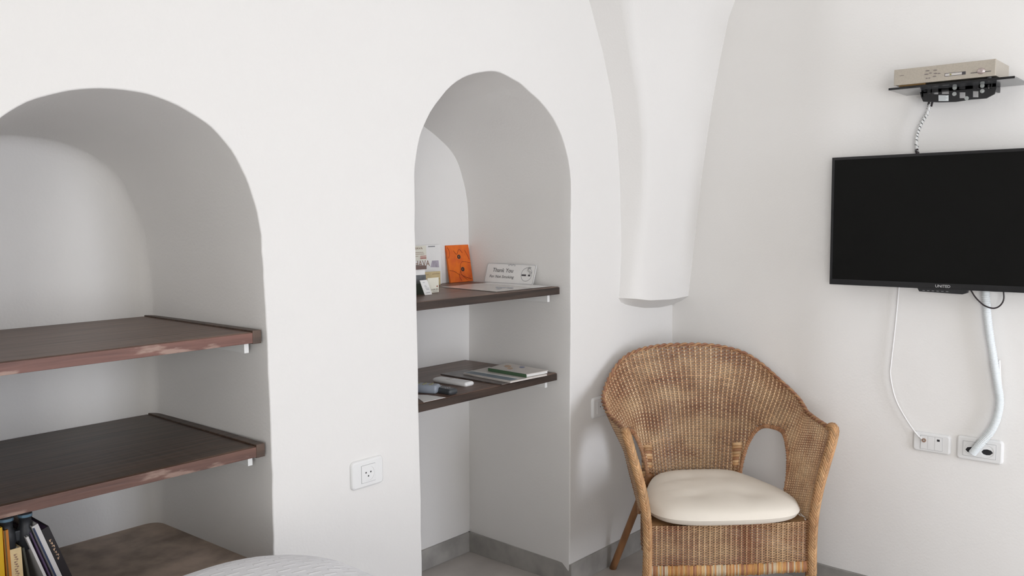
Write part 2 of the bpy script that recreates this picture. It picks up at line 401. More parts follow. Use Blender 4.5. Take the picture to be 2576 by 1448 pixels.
def window(name, fn, u0, u1, v0, v1, lab):
    g = G(); t_ = .05
    mid = (u0+u1)/2
    g.prism([(u0, v0), (u1, v0), (u1, v1), (u0, v1)], [[(u0+t_, v0+t_), (u0+t_, v1-t_), (mid-t_/2, v1-t_), (mid-t_/2, v0+t_)], [(mid+t_/2, v0+t_), (mid+t_/2, v1-t_), (u1-t_, v1-t_), (u1-t_, v0+t_)]], fn, 0, .04)
    o = struct(name, g, 'frame_wood', lab)
    g = G(); vs = [fn(u0+t_, v0+t_, .02), fn(u1-t_, v0+t_, .02), fn(u1-t_, v1-t_, .02), fn(u0+t_, v1-t_, .02)]
    g.add(vs, [(0, 1, 2, 3)]); p = mk('window_pane', g, 'pane', o)
window('window_1', lambda u, v, d: Vector((u, WY-.2+d, v)), WX0, WX1, WZ0, WZ1, 'window behind the camera')

window('added_window', lambda u, v, d: Vector((LX-.2+d, u, v)), -2.1, -.75, .5, 2.1, 'added side window behind the camera, for fill light')  # unseen window, added to go with the side fill lamp
# skirting
BH, BT = .080, .009
g = G(); g.box((CX-.001, W-BT, 0), (2.478, W+.001, BH), .0015)
g.box((2.468, W-BT, 0), (2.484-.004, DM+.002, BH), .0015)
g.box((1.75, DM-BT, 0), (2.48, DM+.002, BH), .0015)
g.box((1.735, W-BT, 0), (1.757, DM, BH), .0015)
g.box((LX, W-BT, 0), (1.741, W+.001, BH), .0015)
struct('baseboard_back', g, 'base', 'grey stone skirting along the niche wall')
g = G(); yy = [-2.2, 1.1]+[1.15+.05*k for k in range(15)]
g.grid([[Vector((wallx(y)-dx, y, z)) for y in yy] for dx, z in ((BT, 0), (BT, BH-.002), (BT-.002, BH), (-.01, BH))], False)
struct('baseboard_right', g, 'base', 'grey stone skirting under the television wall')

# vault springer in the corner
ZS = [1.018, 1.10, 1.22, 1.35, 1.5, 1.65, 1.8, 1.95, 2.10, 2.25, 2.40, 2.6, ZT]
eL = [(1557, 745), (1560, 700), (1563, 621), (1561, 528), (1558, 422), (1553, 348), (1545, 280), (1533, 205), (1518, 137), (1496, 62), (1485, 12)]
def interp(T, z):
    for (z0, a), (z1, b_) in zip(T, T[1:]):
        if z <= z1 or (z1, b_) == T[-1]: t_ = (z-z0)/(z1-z0); return a*(1-t_)+b_*t_
tl = sorted((at(x, y, 1, W).z, at(x, y, 1, W).x) for x, y in eL)
eR = [(1732, 743), (1749, 590), (1763, 466), (1779, 348), (1794, 248), (1813, 143), (1828, 68), (1844, 0)]
tr_ = []
for x, y in eR:
    X_ = 3.11
    for _ in range(8): p = at(x, y, 0, X_); X_ = wallx(p.y)
    tr_.append((p.z, p.y))
tr_.sort()
kC = [(1608, 700), (1608, 652), (1620, 559), (1625, 466), (1626, 385), (1623, 335), (1614, 261), (1603, 180), (1586, 87), (1574, 0)]
def proj(p):
    d = p-CAMP; return (1288+FPX*d.dot(_r)/d.dot(_f), 724-FPX*d.dot(_u)/d.dot(_f))
def springer_ring(z):
    zq = min(z, 2.15); ext = max(0, z-2.15)
    xl = interp(tl, zq)-ext*.75-ext*ext*.6; yr = interp(tr_, zq)-ext*.5-ext*ext*.4
    # crease: on the horizontal line leaving the left edge at about 45 degrees, found from its bearing
    best = None
    for k in range(2, 60):
        d = k*.004; p = Vector((xl+d*.25, W-d, zq)); q = proj(p)
        kx = interp(sorted((-b_, a) for a, b_ in kC), -q[1]) if q[1] > 0 else 1574
        if best is None or abs(q[0]-kx) < best[0]: best = (abs(q[0]-kx), d)
    d = best[1]+ext*.12
    A = Vector((xl, W+.002, z)); C_ = Vector((xl+d*.25, W-d, z)); B = Vector((wallx(yr)+.002, yr, z))
    fade = smooth01(1.12, 1.5, z)
    out = [A]
    for k in range(1, 6): out.append(A.lerp(C_, k/6))
    out.append(C_)
    for k in range(1, 13): out.append(C_.lerp(B, k/13))
    out.append(B)
    # low down the crease melts into a rounded face
    if fade < 1:
        sm = out[:]
        for _ in range(int(10*(1-fade))):
            sm = [sm[0]]+[(sm[i-1]+sm[i]*2+sm[i+1])/4 for i in range(1, len(sm)-1)]+[sm[-1]]
        out = sm
    return out
g = G(); rows = [springer_ring(z) for z in ZS]
b0 = rows[0]
def set_py(p, py):          # height at which this plan position meets the surveyed lower outline
    q = p.copy()
    for _ in range(6): q.z -= (py-proj(q)[1])*(q-CAMP).dot(_f)/FPX
    return q
up_T = [(0, 749), (.25, 751), (.45, 755), (.75, 752.5), (1, 744)]; lo_T = [(0, 763), (.12, 769), (.35, 775), (.6, 774), (.78, 768), (.9, 757), (1, 745)]
def ti(T, t_):
    for (a, p), (b_, q) in zip(T, T[1:]):
        if t_ <= b_: k = (t_-a)/(b_-a); return p*(1-k)+q*k
    return T[-1][1]
nb0 = len(b0); rows[0] = [set_py(p, ti(up_T, k/(nb0-1))) for k, p in enumerate(b0)]
low2 = []
for k, p in enumerate(b0):
    t_ = k/(nb0-1)
    if t_ < .8: q = Vector((2.797+(CX-.004-2.797)*(t_/.8), W+.003, 1))
    else: yq = W-(t_-.8)/.2*(W-b0[-1].y); q = Vector((wallx(yq)+.003, yq, 1))
    low2.append(set_py(q, ti(lo_T, t_)))
g.grid(rows, True); g.grid([low2, [(a*.35+b_*.65) for a, b_ in zip(low2, rows[0])], [v_.copy() for v_ in rows[0]]], True)
struct('trim_2', g, 'plaster', 'vault springer bulging from the room corner')

# ------------------------------------------------------------------ wooden shelves in the niches
def shelf(x0, x1, y0, y1, top, th, label, batten, mt, me_, group):
    t = thing('wooden_shelf', label, 'shelf', ((x0+x1)/2, (y0+y1)/2, top-th), group)
    g = G(); n = 40; yb = y1
    # board with a slightly uneven front arris
    rows = []
    for yy, zz in ((y0+.004, top-th), (y0, top-th+.002), (y0, top-.002), (y0+.003, top), ((y0+yb)/2, top), (yb, top), (yb, top-th)):
        row = []
        for i in range(n+1):
            x = x0+(x1-(batten or 0)-x0)*i/n; k = .0022*noise.noise(Vector((x*14, top*9, 2))) if yy < y0+.01 else 0
            row.append(Vector((x, yy+k, zz-(.0012*abs(noise.noise(Vector((x*30, 3, top)))) if zz >= top-.002 and yy < y0+.01 else 0))))
        rows.append(row)
    g.grid(rows+[rows[0]], False)
    for e_ in (0, n): g.add([r_[e_] for r_ in rows], [tuple(range(len(rows)))])
    o = mk('board', g, mt, t)
    g = G(); g.box((x0, y0-.0035, top-th+.0005), (x1-(batten or 0), y0+.0008, top-.002), .001)
    mk('front_edge', g, me_, t, label='worn reddish front edge' if me_ == 'wood_edge' else None)
    if batten:
        g = G(); g.box((x1-batten, y0-.004, top-th-.002), (x1+.006, yb, top+.004), .0015); mk('end_batten', g, 'wood_dark', t, label='darker strip along the right end')
    for xs in (x1-(.022 if batten else .028), x0+.006):
        g = G(); g.box((xs, y0+.03, top-th-.028), (xs+.013, yb-.02, top-th), .001)
        mk('bracket', g, 'white_metal', t, label='white bracket strip')
    return t
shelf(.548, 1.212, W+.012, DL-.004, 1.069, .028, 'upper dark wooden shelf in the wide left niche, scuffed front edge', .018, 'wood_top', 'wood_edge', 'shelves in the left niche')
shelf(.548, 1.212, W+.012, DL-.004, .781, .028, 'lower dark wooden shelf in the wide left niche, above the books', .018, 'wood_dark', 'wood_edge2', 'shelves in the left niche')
ZA, ZB = 1.096, .783
shelf(1.755, 2.468, W+.045, DM-.003, ZA, .027, 'upper dark brown shelf in the narrow niche, holding the no smoking sign', 0, 'wood_top', 'wood_edge_dark', 'shelves in the narrow niche')
shelf(1.758, 2.464, W+.055, DM-.003, ZB, .027, 'lower dark brown shelf in the narrow niche, holding remotes and magazines', 0, 'wood_top', 'wood_edge_dark', 'shelves in the narrow niche')

# ------------------------------------------------------------------ sockets
def rrect(cx, cy, w_, h_, r_, n=5):
    o = []
    for qx, qy, a0 in ((1, 1, 0), (-1, 1, 90), (-1, -1, 180), (1, -1, 270)):
        for k in range(n+1): a = radians(a0+90*k/n); o.append((cx+qx*(w_/2-r_)+r_*cos(a), cy+qy*(h_/2-r_)+r_*sin(a)))
    return o
def circ(cx, cy, r_, n=20, ry=None): return [(cx+r_*cos(2*pi*k/n), cy+(ry or r_)*sin(2*pi*k/n)) for k in range(n)]
def plate(g, fn, w_, h_, r_, d):
    rows = [[fn(x, y, dd) for x, y in rrect(0, 0, w_-2*ins, h_-2*ins, max(.001, r_-ins))] for ins, dd in ((0, 0), (0, d*.35), (.002, d*.75), (.006, d), )]
    g.grid(rows, False, True)
    n = len(rows[0]); g.add([fn(x, y, d) for x, y in rrect(0, 0, w_-.012, h_-.012, max(.001, r_-.006))], [tuple(range(n))])
def outlet(name, label, cat, c, fn, w_, h_, kind):
    t = thing(name, label, cat, c)
    g = G(); plate(g, fn, w_, h_, .012, .010); mk('cover_plate', g, 'white_plastic', t)
    if kind == 'single':
        g = G(); g.prism(rrect(0, 0, .048, .048, .001), [circ(0, 0, .0205, 28)], fn, .0095, .0115); mk('socket_frame', g, 'white_plastic', t)
        g = G(); g.prism(circ(0, 0, .0203, 28), [circ(-.0085, .003, .0026, 10), circ(.0085, .003, .0026, 10), circ(0, -.0075, .0026, 10)], fn, .0095, .0109)
        s_ = mk('socket_face', g, 'white_plastic', t)
        for x, y in ((-.0085, .003), (.0085, .003), (0, -.0075)):
            g = G(); g.prism(circ(x, y, .0026, 10), [], fn, .0096, .0103); mk('pin_hole', g, 'hole', s_)
        g = G(); g.prism(rrect(0, 0, .0505, .0505, .001), [rrect(0, 0, .049, .049, .001)], fn, .0098, .0101); mk('gap_line', g, 'ink_grey', t)
    if kind == 'aerial':
        g = G()
        for x, w2 in ((-.022, .021), (0, .0205), (.022, .021)): g.prism(rrect(x, 0, w2, .043, .001), [], fn, .0095, .0115)
        mk('module', g, 'white_plastic', t)
        g = G(); g.prism(rrect(0, 0, .0685, .0455, .001), [rrect(0, 0, .067, .0445, .001)], fn, .0098, .0102); mk('gap_line', g, 'ink_grey', t)
        g = G(); g.prism(circ(-.022, .007, .0065, 16), [circ(-.022, .007, .0035, 16)], fn, .0115, .0155); mk('aerial_jack', g, 'ink_brown', t)
        g = G(); g.prism(rrect(.022, .0125, .0085, .007, .001), [], fn, .0115, .0118); mk('data_port', g, 'hole', t)
    if kind == 'double':
        g = G(); g.prism(rrect(0, 0, .094, .046, .001), [circ(-.0235, 0, .0195, 24), circ(.0235, 0, .0195, 24)], fn, .0095, .012); mk('socket_frame', g, 'white_plastic', t)
        for x in (-.0235, .0235):
            g = G(); g.prism(circ(x, 0, .0193, 24), [], fn, .0096, .0103); s_ = mk('socket_well', g, 'silver_dark' if False else 'white_plastic', t)
            g = G(); g.prism([(x-.0165, -.004), (x-.011, -.0105), (x-.002, -.0125), (x+.008, -.011), (x+.0165, -.003), (x+.011, .004), (x, .0065), (x-.011, .004)], [], fn, .0102, .0107); mk('shadowed_inset', g, 'hole', s_, label='black opening')
        g = G(); g.prism(rrect(0, 0, .0965, .0485, .001), [rrect(0, 0, .095, .047, .001)], fn, .0098, .0102); mk('gap_line', g, 'ink_grey', t)
    if kind == 'grey':
        g = G(); g.prism(rrect(.004, 0, .06, .045, .001), [circ(.004, 0, .019, 24)], fn, .0095, .0115); mk('socket_frame', g, 'white_plastic', t)
        g = G(); g.prism(circ(.004, 0, .0188, 24), [], fn, .0096, .0102); s_ = mk('socket_face', g, 'white_plastic', t)
        for x in (-.004, .012): g = G(); g.prism(circ(x, .002, .0024, 10), [], fn, .0102, .0104); mk('pin_hole', g, 'hole', s_)
    return t
cO = Vector((1.534, W, .638)); outlet('power_outlet', 'white three-pin wall socket on the pier between the two niches', 'outlet', cO, lambda x, y, d: Vector((cO.x+x, W-d, cO.z+y)), .113, .080, 'single')
cA = Vector((3.063, .832, .5895)); outlet('aerial_outlet', 'white aerial wall plate with thin cable, left of the double socket', 'outlet', cA, lambda x, y, d: Vector((3.063-d, cA.y-x, cA.z+y)), .118, .066, 'aerial')
cD = Vector((3.063, .688, .591)); outlet('double_power_outlet', 'white double wall socket where the thick conduit ends', 'outlet', cD, lambda x, y, d: Vector((3.063-d, cD.y-x, cD.z+y)), .136, .078, 'double')
cB = Vector((2.652, W, .634)); outlet('power_outlet', 'white wall socket half hidden behind the wicker chair back', 'outlet', cB, lambda x, y, d: Vector((cB.x+x, W-d, cB.z+y)), .10, .078, 'grey')

# ------------------------------------------------------------------ television
TX = 2.98; Y0, Y1, Z0, Z1 = 1.155, .425, 1.108, 1.5395
fT = lambda u, v, d: Vector((TX+d, u, v))
tv = thing('television', 'black flat television hung on the right wall', 'television', (TX+.03, (Y0+Y1)/2, Z0))
g = G(); g.prism([(Y0, Z0), (Y1, Z0), (Y1, Z1), (Y0, Z1)], [[(Y0-.009, Z0+.019), (Y0-.009, Z1-.009), (Y1+.009, Z1-.009), (Y1+.009, Z0+.019)]], fT, 0, .022)
fr = mk('frame', g, 'black_gloss', tv)
g = G(); g.box((TX+.0025, Y0-.009, Z0+.019), (TX+.010, Y1+.009, Z1-.009)); mk('screen', g, 'screen', tv)
g = G(); g.box((TX+.012, Y0-.004, Z0+.004), (TX+.03, Y1+.004, Z1-.004), .004); g.box((TX+.028, Y0-.10, Z0+.05), (TX+.055, Y1+.10, Z1-.10), .01); mk('back_housing', g, 'black_plastic', tv)
g = G(); g.box((TX+.05, .95, 1.22), (3.063, .65, 1.42), .004); mk('wall_mount', g, 'black_plastic', tv)
pl = at(2308, 724, 0, TX); pr_ = at(2432, 735, 0, TX)
g = G(); g.prism([(pl.y, Z0+.001), (pl.y-.006, Z0-.010), (pr_.y+.012, Z0-.013), (pr_.y, Z0-.009), (pr_.y-.001, Z0+.001)], [], fT, -.002, .02); cp = mk('control_strip', g, 'black_plastic', tv)
g = G()
for k in range(6): yk = pl.y-.016-k*.014; g.box((TX-.0025, yk, Z0-.007), (TX-.0018, yk-.007, Z0-.0058))
mk('button_marks', g, 'ink_grey', cp)
g = G(); q = at(2353, 722, 0, TX); text(g, 'UNITED', q+Vector((-.0002, 0, 0)), Vector((0, -1, 0)), Vector((0, 0, 1)), Vector((-1, 0, 0)), .0085, .044)
mk('logo', g, 'grey_logo', fr)

# ------------------------------------------------------------------ small glass shelf with set-top box above the television
SZ = 1.737; sx0 = 2.878
pf = at(2235, 225, 0, sx0); yl = pf.y; yrr = at(2553, 191, 0, sx0).y
sh = thing('glass_wall_shelf', 'small smoked glass shelf above the television, black bracket beneath', 'shelf', (3.05, (yl+yrr)/2, SZ-.06))
g = G(); g.box((sx0+.0015, yl, SZ-.003), (3.055, yrr, SZ+.003), .0008); mk('glass_panel', g, 'glass_dark', sh)
g = G(); g.box((sx0, yl, SZ-.0034), (sx0+.0015, yrr, SZ+.0034), .0003); mk('front_edge', g, 'black_gloss', sh, label='black front edge')
BX = 2.952
def bp2(zx, zy): p = at(2200+zx*.14642, 120+zy*.14642, 0, BX); return (p.y, p.z)
outer = [bp2(*p) for p in ((770, 640), (770, 720), (895, 735), (895, 752), (778, 765), (800, 850), (835, 925), (1100, 936), (1390, 930), (1650, 890), (1920, 868), (2060, 795), (2092, 700), (2095, 520), (2000, 500), (1400, 560))]
rect = lambda a, b_, c, d: [bp2(a, b_), bp2(a, d), bp2(c, d), bp2(c, b_)]
holes = [rect(905, 700, 965, 798), rect(985, 695, 1095, 798), rect(1120, 622, 1278, 700), rect(1150, 715, 1278, 795), rect(1455, 615, 1560, 712), rect(1690, 590, 1790, 700), rect(1455, 765, 1560, 865), rect(1685, 745, 1785, 850), [bp2(1945, 640), bp2(1945, 705), bp2(2000, 690), bp2(2030, 640), bp2(2020, 618)]]
g = G(); fB = lambda u, v, d: Vector((BX+d, u, v)); g.prism(outer, holes, fB, 0, .006)
ya, yb_ = bp2(800, 700)[0], bp2(2085, 700)[0]; zt = SZ-.003
brk = mk('bracket_plate', g, 'black_plastic', sh)
g = G()
g.box((BX, ya, zt-.010), (BX+.006, yb_, zt)); g.box((BX, ya-.002, zt-.022), (3.063, ya-.008, zt), .001); g.box((BX, yb_+.012, zt-.016), (3.063, yb_+.018, zt), .001)
mk('bracket_arms', g, 'black_plastic', sh)
for zx, zy in ((1380, 690), (1375, 795), (1585, 868), (1855, 655), (1855, 745), (1600, 590)):
    c_ = bp2(zx, zy); g = G(); g.prism(circ(c_[0], c_[1], .0062, 16), [], fB, -.003, .001); g.prism(circ(c_[0], c_[1], .003, 6), [], fB, -.0045, -.002); mk('screw', g, 'zinc', brk)
g = G(); g.prism(rect(1102, 815, 1272, 915), [], fB, -.001, 0); s_ = mk('sticker', g, 'label', brk, label='white printed sticker')
g = G()
for k in range(4): a = bp2(1115, 830+k*22); b_ = bp2(1255-30*(k % 2), 830+k*22); g.box((BX-.0014, a[0], a[1]-.0006), (BX-.001, b_[0], a[1]+.0006))
mk('sticker_print', g, 'ink_grey', s_)

bx0 = 2.872; zb = SZ+.0095
ql = at(2250, 176, 0, bx0); qr = at(2505, 148, 0, bx0)
bxr = 3.02
for k in range(60):          # depth of the box from the far corner of its side
    p = at(2544, 164, 1, qr.y)
bxr = min(3.04, p.x)
st = thing('set_top_box', 'silver set-top box with round knob on the glass shelf', 'set top box', ((bx0+bxr)/2, (ql.y+qr.y)/2, SZ+.003))
ztb = (ql.z+qr.z)/2
g = G(); g.box((bx0+.004, ql.y, zb), (bxr, qr.y, ztb), .0015); mk('casing', g, 'silver', st)
fS = lambda u, v, d: Vector((bx0-d, u, v))
g = G(); g.box((bx0, ql.y+.001, zb-.001), (bx0+.006, qr.y-.001, ztb+.0005), .002); fp = mk('front_panel', g, 'silver', st)
def sp(zx, zy): p = at(2200+zx*.14642, 120+zy*.14642, 0, bx0-.001); return (p.y, p.z)
c_ = sp(1830, 400); g = G()
rows = []
for k in range(6): a = pi/2*k/5; rows.append([fS(c_[0]+.0118*cos(a)*cos(2*pi*j/24), c_[1]+.0092*cos(a)*sin(2*pi*j/24), .005*sin(a)) for j in range(24)])
g.grid(rows, True, True); mk('knob', g, 'chrome', fp, label='shiny oval knob')
g = G(); a = sp(1650, 435); b_ = sp(2000, 402); zc = (a[1]+b_[1])/2; g.box((bx0-.0015, a[0], zc-.0008), (bx0, b_[0], zc+.0008)); mk('slot_line', g, 'ink', fp)
g = G(); a = sp(1205, 470); b_ = sp(1565, 430); zc = (a[1]+b_[1])/2
g.prism([(a[0], zc-.0045), (b_[0], zc-.0045), (b_[0], zc+.0045), (a[0], zc+.0045)], [[(a[0]-.001, zc-.0035), (a[0]-.001, zc+.0035), (b_[0]+.010, zc+.0035), (b_[0]+.010, zc-.0035)]], fS, 0, .001)
dsp = mk('display', g, 'ink', fp)
g = G(); g.box((bx0-.0006, a[0]-.001, zc-.0035), (bx0, b_[0]+.01, zc+.0035)); mk('display_window', g, 'sheet', dsp)
g = G(); gy = sp(1305, 455)[0]; g.box((bx0-.0009, gy+.0025, zc-.0025), (bx0-.0006, gy-.0025, zc+.0025)); mk('green_light', g, 'button', dsp)
g = G()
for zx, zy, w_ in ((910, 395, 70), (890, 455, 70), (1040, 385, 60), (960, 435, 50), (1045, 440, 60), (1110, 440, 45), (1030, 490, 60), (895, 525, 30), (940, 520, 30)):
    c_ = sp(zx, zy); g.prism(circ(c_[0], c_[1], w_*.000022*4, 14, .0016), [], fS, 0, .0016)
mk('control_buttons', g, 'silver_dark', fp)
g = G(); c_ = sp(430, 490); text(g, 'yes', fS(c_[0], c_[1], .0003), Vector((0, -1, 0)), Vector((0, 0, 1)), Vector((-1, 0, 0)), .0045, .013); mk('logo', g, 'silver_dark', fp)
for yy in (ql.y-.02, qr.y+.02):
    for xx in (bx0+.02, bxr-.02): g = G(); g.prism(circ(0, 0, .007, 12), [], lambda u, v, d: Vector((xx+u, yy+v, d)), SZ+.003, zb+.001); mk('foot', g, 'black_plastic', st)
g = G(); g.box((bx0+.008, ql.y-.012, SZ+.0045), (bx0+.012, ql.y-.09, zb+.0005)); mk('base_strip', g, 'ochre', st)

# ------------------------------------------------------------------ cables
WXR = 3.063
def wpts(L, off): return [at(x, y, 0, WXR-off) for x, y in L]
# spiral-wrapped lead from the bracket down behind the television
p = catmull(wpts([(2339, 262), (2332, 285), (2320, 305), (2310, 328), (2305, 350), (2307, 385), (2310, 400)], .03), 14)
t = thing('spiral_wrapped_cable', 'short clear spiral-wrapped cable between the glass shelf and television', 'cable', p[-1])
g = G(); n = len(p); g.tube(p, [.0045]*n, 8); mk('cable_core', g, 'spiral', t)
g = G(); turns = 16; hp = []
for k in range(turns*12+1):
    f_ = k/(turns*12)*(n-1); i = min(int(f_), n-2); c_ = p[i].lerp(p[i+1], f_-i); d = (p[i+1]-p[i]).normalized(); x = d.cross(Vector((1, 0, 0))).normalized(); y = x.cross(d)
    a = 2*pi*k/12; hp.append(c_+x*cos(a)*.0062+y*sin(a)*.0062)
g.tube(hp, .0014, 5); mk('spiral_wrap', g, 'spiral', t)
g = G(); gp = []
for k in range(3, turns-1):
    j0 = max(range(k*12, k*12+12), key=lambda j: (CAMP-p[min(n-1, int(j/(turns*12)*(n-1)))]).normalized().dot(hp[j]-p[min(n-1, int(j/(turns*12)*(n-1)))]))
    g.tube([hp[j]+(CAMP-hp[j]).normalized()*.0009 for j in range(j0-1, j0+2)], .0011, 5)
mk('wire_glimpses', g, 'remote_dark', t)
for a, b_ in (((2335, 268), (2338, 252)), ((2342, 268), (2347, 252))): g = G(); g.tube(wpts([a, b_], .03), .0035, 8); mk('plug', g, 'wire_black', t)
g = G(); g.tube(wpts([(2305, 375), (2310, 392)], .03), .006, 8); mk('plug', g, 'wire_black', t)
# thin white aerial cable
p = catmull(wpts([(2263, 700), (2257, 770), (2250, 840), (2242, 910), (2240, 945), (2252, 1000), (2275, 1046), (2305, 1090), (2318, 1102)], .012), 8)
p[-1] = p[-1]+Vector((-.006, 0, 0))
g = G(); g.tube(p, .0026, 8); tag(mk('aerial_cable', g, 'wire_white'), 'thin white cable hanging from the television to the aerial plate', 'cable')
# white corrugated conduit
p = catmull(wpts([(2478, 700), (2481, 760), (2488, 830), (2499, 900), (2510, 970), (2515, 1010), (2508, 1050), (2492, 1085), (2464, 1118), (2446, 1140)], .024), 60)
g = G(); rs = [.0118+.0007*sin(i*1.3) for i in range(len(p))]; g.tube(p, rs, 14); tag(mk('corrugated_conduit', g, 'conduit'), 'thick white corrugated conduit from the television to the double socket', 'conduit')
p = catmull(wpts([(2514, 905), (2517, 960), (2522, 1000), (2514, 1045)], .014), 10)
g = G(); g.tube(p, .0032, 8); tag(mk('flex_cord', g, 'wire_white'), 'slim white cord running beside the thick conduit', 'cord')
# black loop
p = catmull(wpts([(2440, 725), (2452, 745), (2466, 760), (2480, 770), (2500, 775), (2516, 768), (2525, 752), (2524, 728)], .045), 8)
g = G(); g.tube(p, .0023, 8); tag(mk('black_cable', g, 'wire_black'), 'black cable looping under the television behind the conduit', 'cable')
p = catmull(wpts([(2446, 725), (2453, 740), (2458, 752)], .040), 8)

# ------------------------------------------------------------------ flat goods: cards, sheets, books
Vx, Vy, Vz = Vector((1, 0, 0)), Vector((0, 1, 0)), Vector((0, 0, 1))
def slab(g, o, u, v, n, w_, h_, th, r_=0, seg=4):
    """card with corner o, spanning u*w_, v*h_, thick th along n"""
    if r_: out = rrect(w_/2, h_/2, w_, h_, r_, seg)
    else: out = [(0, 0), (w_, 0), (w_, h_), (0, h_)]
    g.prism(out, [], lambda a, b_, d: o+u*a+v*b_+n*d, -th, 0)
def stand(bl, br, tl_, zs, yback):
    """frame of a card standing on shelf height zs, leaning back: pixels of its lower corners and upper left"""
    a = at(*bl, 2, zs); b_ = at(*br, 2, zs); u = (b_-a); w_ = u.length; u.normalize()
    return a, u, w_
# ---- orange booklet
def leaning(bl, br, topmid, zs, mode='y', plane=None, foot=.018):
    """a card whose lower edge stands on the shelf close to a wall plane and whose top rests on it"""
    if mode == 'shelf': a = at(*bl, 2, zs); b_ = at(*br, 2, zs); ax = 1
    else:
        ax = 1 if mode == 'y' else 0
        a = at(*bl, ax, plane-foot); b_ = at(*br, ax, plane-foot); a.z = b_.z = zs
    u = (b_-a); w_ = u.length; u.normalize()
    tp = at(*topmid, ax, plane)
    mid = a+u*(w_/2); v = tp-mid; sh = v.dot(u); v = v-u*sh; h_ = v.length; v.normalize(); n = u.cross(v).normalized()
    if n.dot(CAMP-a) < 0: n = -n
    return a, u, (v*h_+u*sh).normalized(), n, w_, (v*h_+u*sh).length
a, u, v, n, w_, h_ = leaning((1134, 708), (1190, 704), (1150, 616), ZA+.001, 'y', DM-.006, .022)
t = thing('orange_booklet', 'orange booklet with two dark eyelets leaning in the niche corner', 'booklet', a)
g = G(); slab(g, a, u, v, n, w_, h_, .008); cov = mk('cover', g, 'orange', t)
def on(x, y, d=.0006): return a+u*(x*w_)+v*(y*h_)+n*d
for ex, ey in ((.50, .68), (.60, .34)):
    g = G(); c_ = on(ex, ey, 0); g.prism(circ(0, 0, .0085, 18), [circ(0, 0, .003, 10)], lambda p, q, d: c_+u*p+v*q+n*d, 0, .0018); mk('eyelet', g, 'eyelet', t)
g = G()
for L in ([(.62, .55), (.52, .45), (.50, .30), (.42, .15), (.5, .03)], [(.02, .33), (.2, .30), (.38, .22), (.45, .18)], [(.62, .55), (.8, .53), (.98, .5)], [(.5, .2), (.7, .12), (.95, .06)], [(.5, .3), (.55, .18), (.75, .05)], [(.05, .95), (.12, .8), (.04, .65)], [(.8, .85), (.9, .7), (.95, .6)], [(.3, .85), (.42, .75), (.55, .88), (.68, .78)]):
    g.tube(catmull([on(*q) for q in L], 5), .0008, 4)
mk('flower_print', g, 'orange_dark', cov)

# ---- no smoking sign on the right side
a, u, v, n, w_, h_ = leaning((1217, 706), (1340, 714), (1287, 663), ZA+.0012, 'x', 2.478, .022)
# plane chosen from the sign's own lower edge, leaning on the niche side
t = thing('no_smoking_sign', 'white Thank You For Not Smoking plaque leaning in the narrow niche', 'sign', a)
g = G(); slab(g, a, u, v, n, w_, h_, .003, .009); pq = mk('plaque', g, 'paper', t)
def on(x, y, d=.0004): return a+u*(x*w_)+v*(y*h_)+n*d
g = G(); o1 = rrect(w_/2, h_/2, w_-.003, h_-.003, .008); o2 = rrect(w_/2, h_/2, w_-.0055, h_-.0055, .007)
g.prism(o1, [o2], lambda p, q, d: a+u*p+v*q+n*d, 0, .0004)
for k in range(5): g.prism(circ(w_*(.455+.03*k), h_*(.955 if k % 2 else .915), .0028, 10), [circ(w_*(.455+.03*k), h_*(.955 if k % 2 else .915), .0018, 10)], lambda p, q, d: a+u*p+v*q+n*d, .0002, .0007)
mk('border', g, 'ink_grey', pq)
g = G(); text(g, 'Thank You', on(.145, .56), u, v, n, h_*.20, w_*.42, shear=.15); text(g, 'For Not Smoking', on(.10, .27), u, v, n, h_*.14, w_*.50, shear=.15); mk('lettering', g, 'ink', pq)
g = G(); cx_, cy_ = w_*.84, h_*.5
pp = lambda p, q, d: a+u*(cx_+p)+v*(cy_+q)+n*d
g.prism(circ(0, 0, h_*.34, 28), [circ(0, 0, h_*.32, 28)], pp, 0, .0004); mk('ring_mark', g, 'ink_grey', pq)
g = G(); g.box((0, 0, 0), (0, 0, 0)) if False else None
g.prism([(-h_*.30, -h_*.08), (-h_*.02, -h_*.08), (-h_*.02, 0), (-h_*.30, 0)], [], pp, 0, .0004); g.prism([(h_*.10, -h_*.08), (h_*.24, -h_*.08), (h_*.24, 0), (h_*.10, 0)], [], pp, 0, .0004)
g.tube(catmull([pp(h_*x, h_*y, .0004) for x, y in ((.24, .02), (.28, .10), (.18, .16), (.08, .22), (.12, .33), (.2, .3))], 5), .0006, 4)
g.tube(catmull([pp(h_*x, h_*y, .0004) for x, y in ((.18, .02), (.2, .10), (.10, .14), (.02, .22), (.08, .36), (.22, .34))], 5), .0006, 4)
mk('cigarette_symbol', g, 'ink', pq)

# ---- brochures at the left of the upper shelf
def lines(g, on_, rows, n_, th=.0007):
    for x0, x1, y in rows:
        p0 = on_(x0, y); p1 = on_(x1, y); g.tube([p0, p1], th, 4, smooth=False)
a, u, v, n, w_, h_ = leaning((1052, 716), (1112, 709), (1078, 616), ZA+.001, 'y', DM-.006, .022)
a = a-u*.045; w_ += .045
t = thing('tall_brochure', 'tall white brochure with a cream panel standing at the back of the shelf', 'brochure', a)
g = G(); slab(g, a, u, v, n, w_, h_, .002); sh_ = mk('cover', g, 'paper', t)
def on(x, y, d=.0005): return a+u*(x*w_)+v*(y*h_)+n*d
g = G(); text(g, 'AHAVA', on(.06, .47), u, v, n, h_*.15, w_*.58); mk('lettering', g, 'ink_brown', sh_)
g = G(); g.prism([(w_*.66, h_*.44), (w_*.93, h_*.42), (w_*.92, h_*.60), (w_*.72, h_*.60)], [], lambda p, q, d: a+u*p+v*q+n*d, 0, .0004); mk('lilac_panel', g, 'purple', sh_)
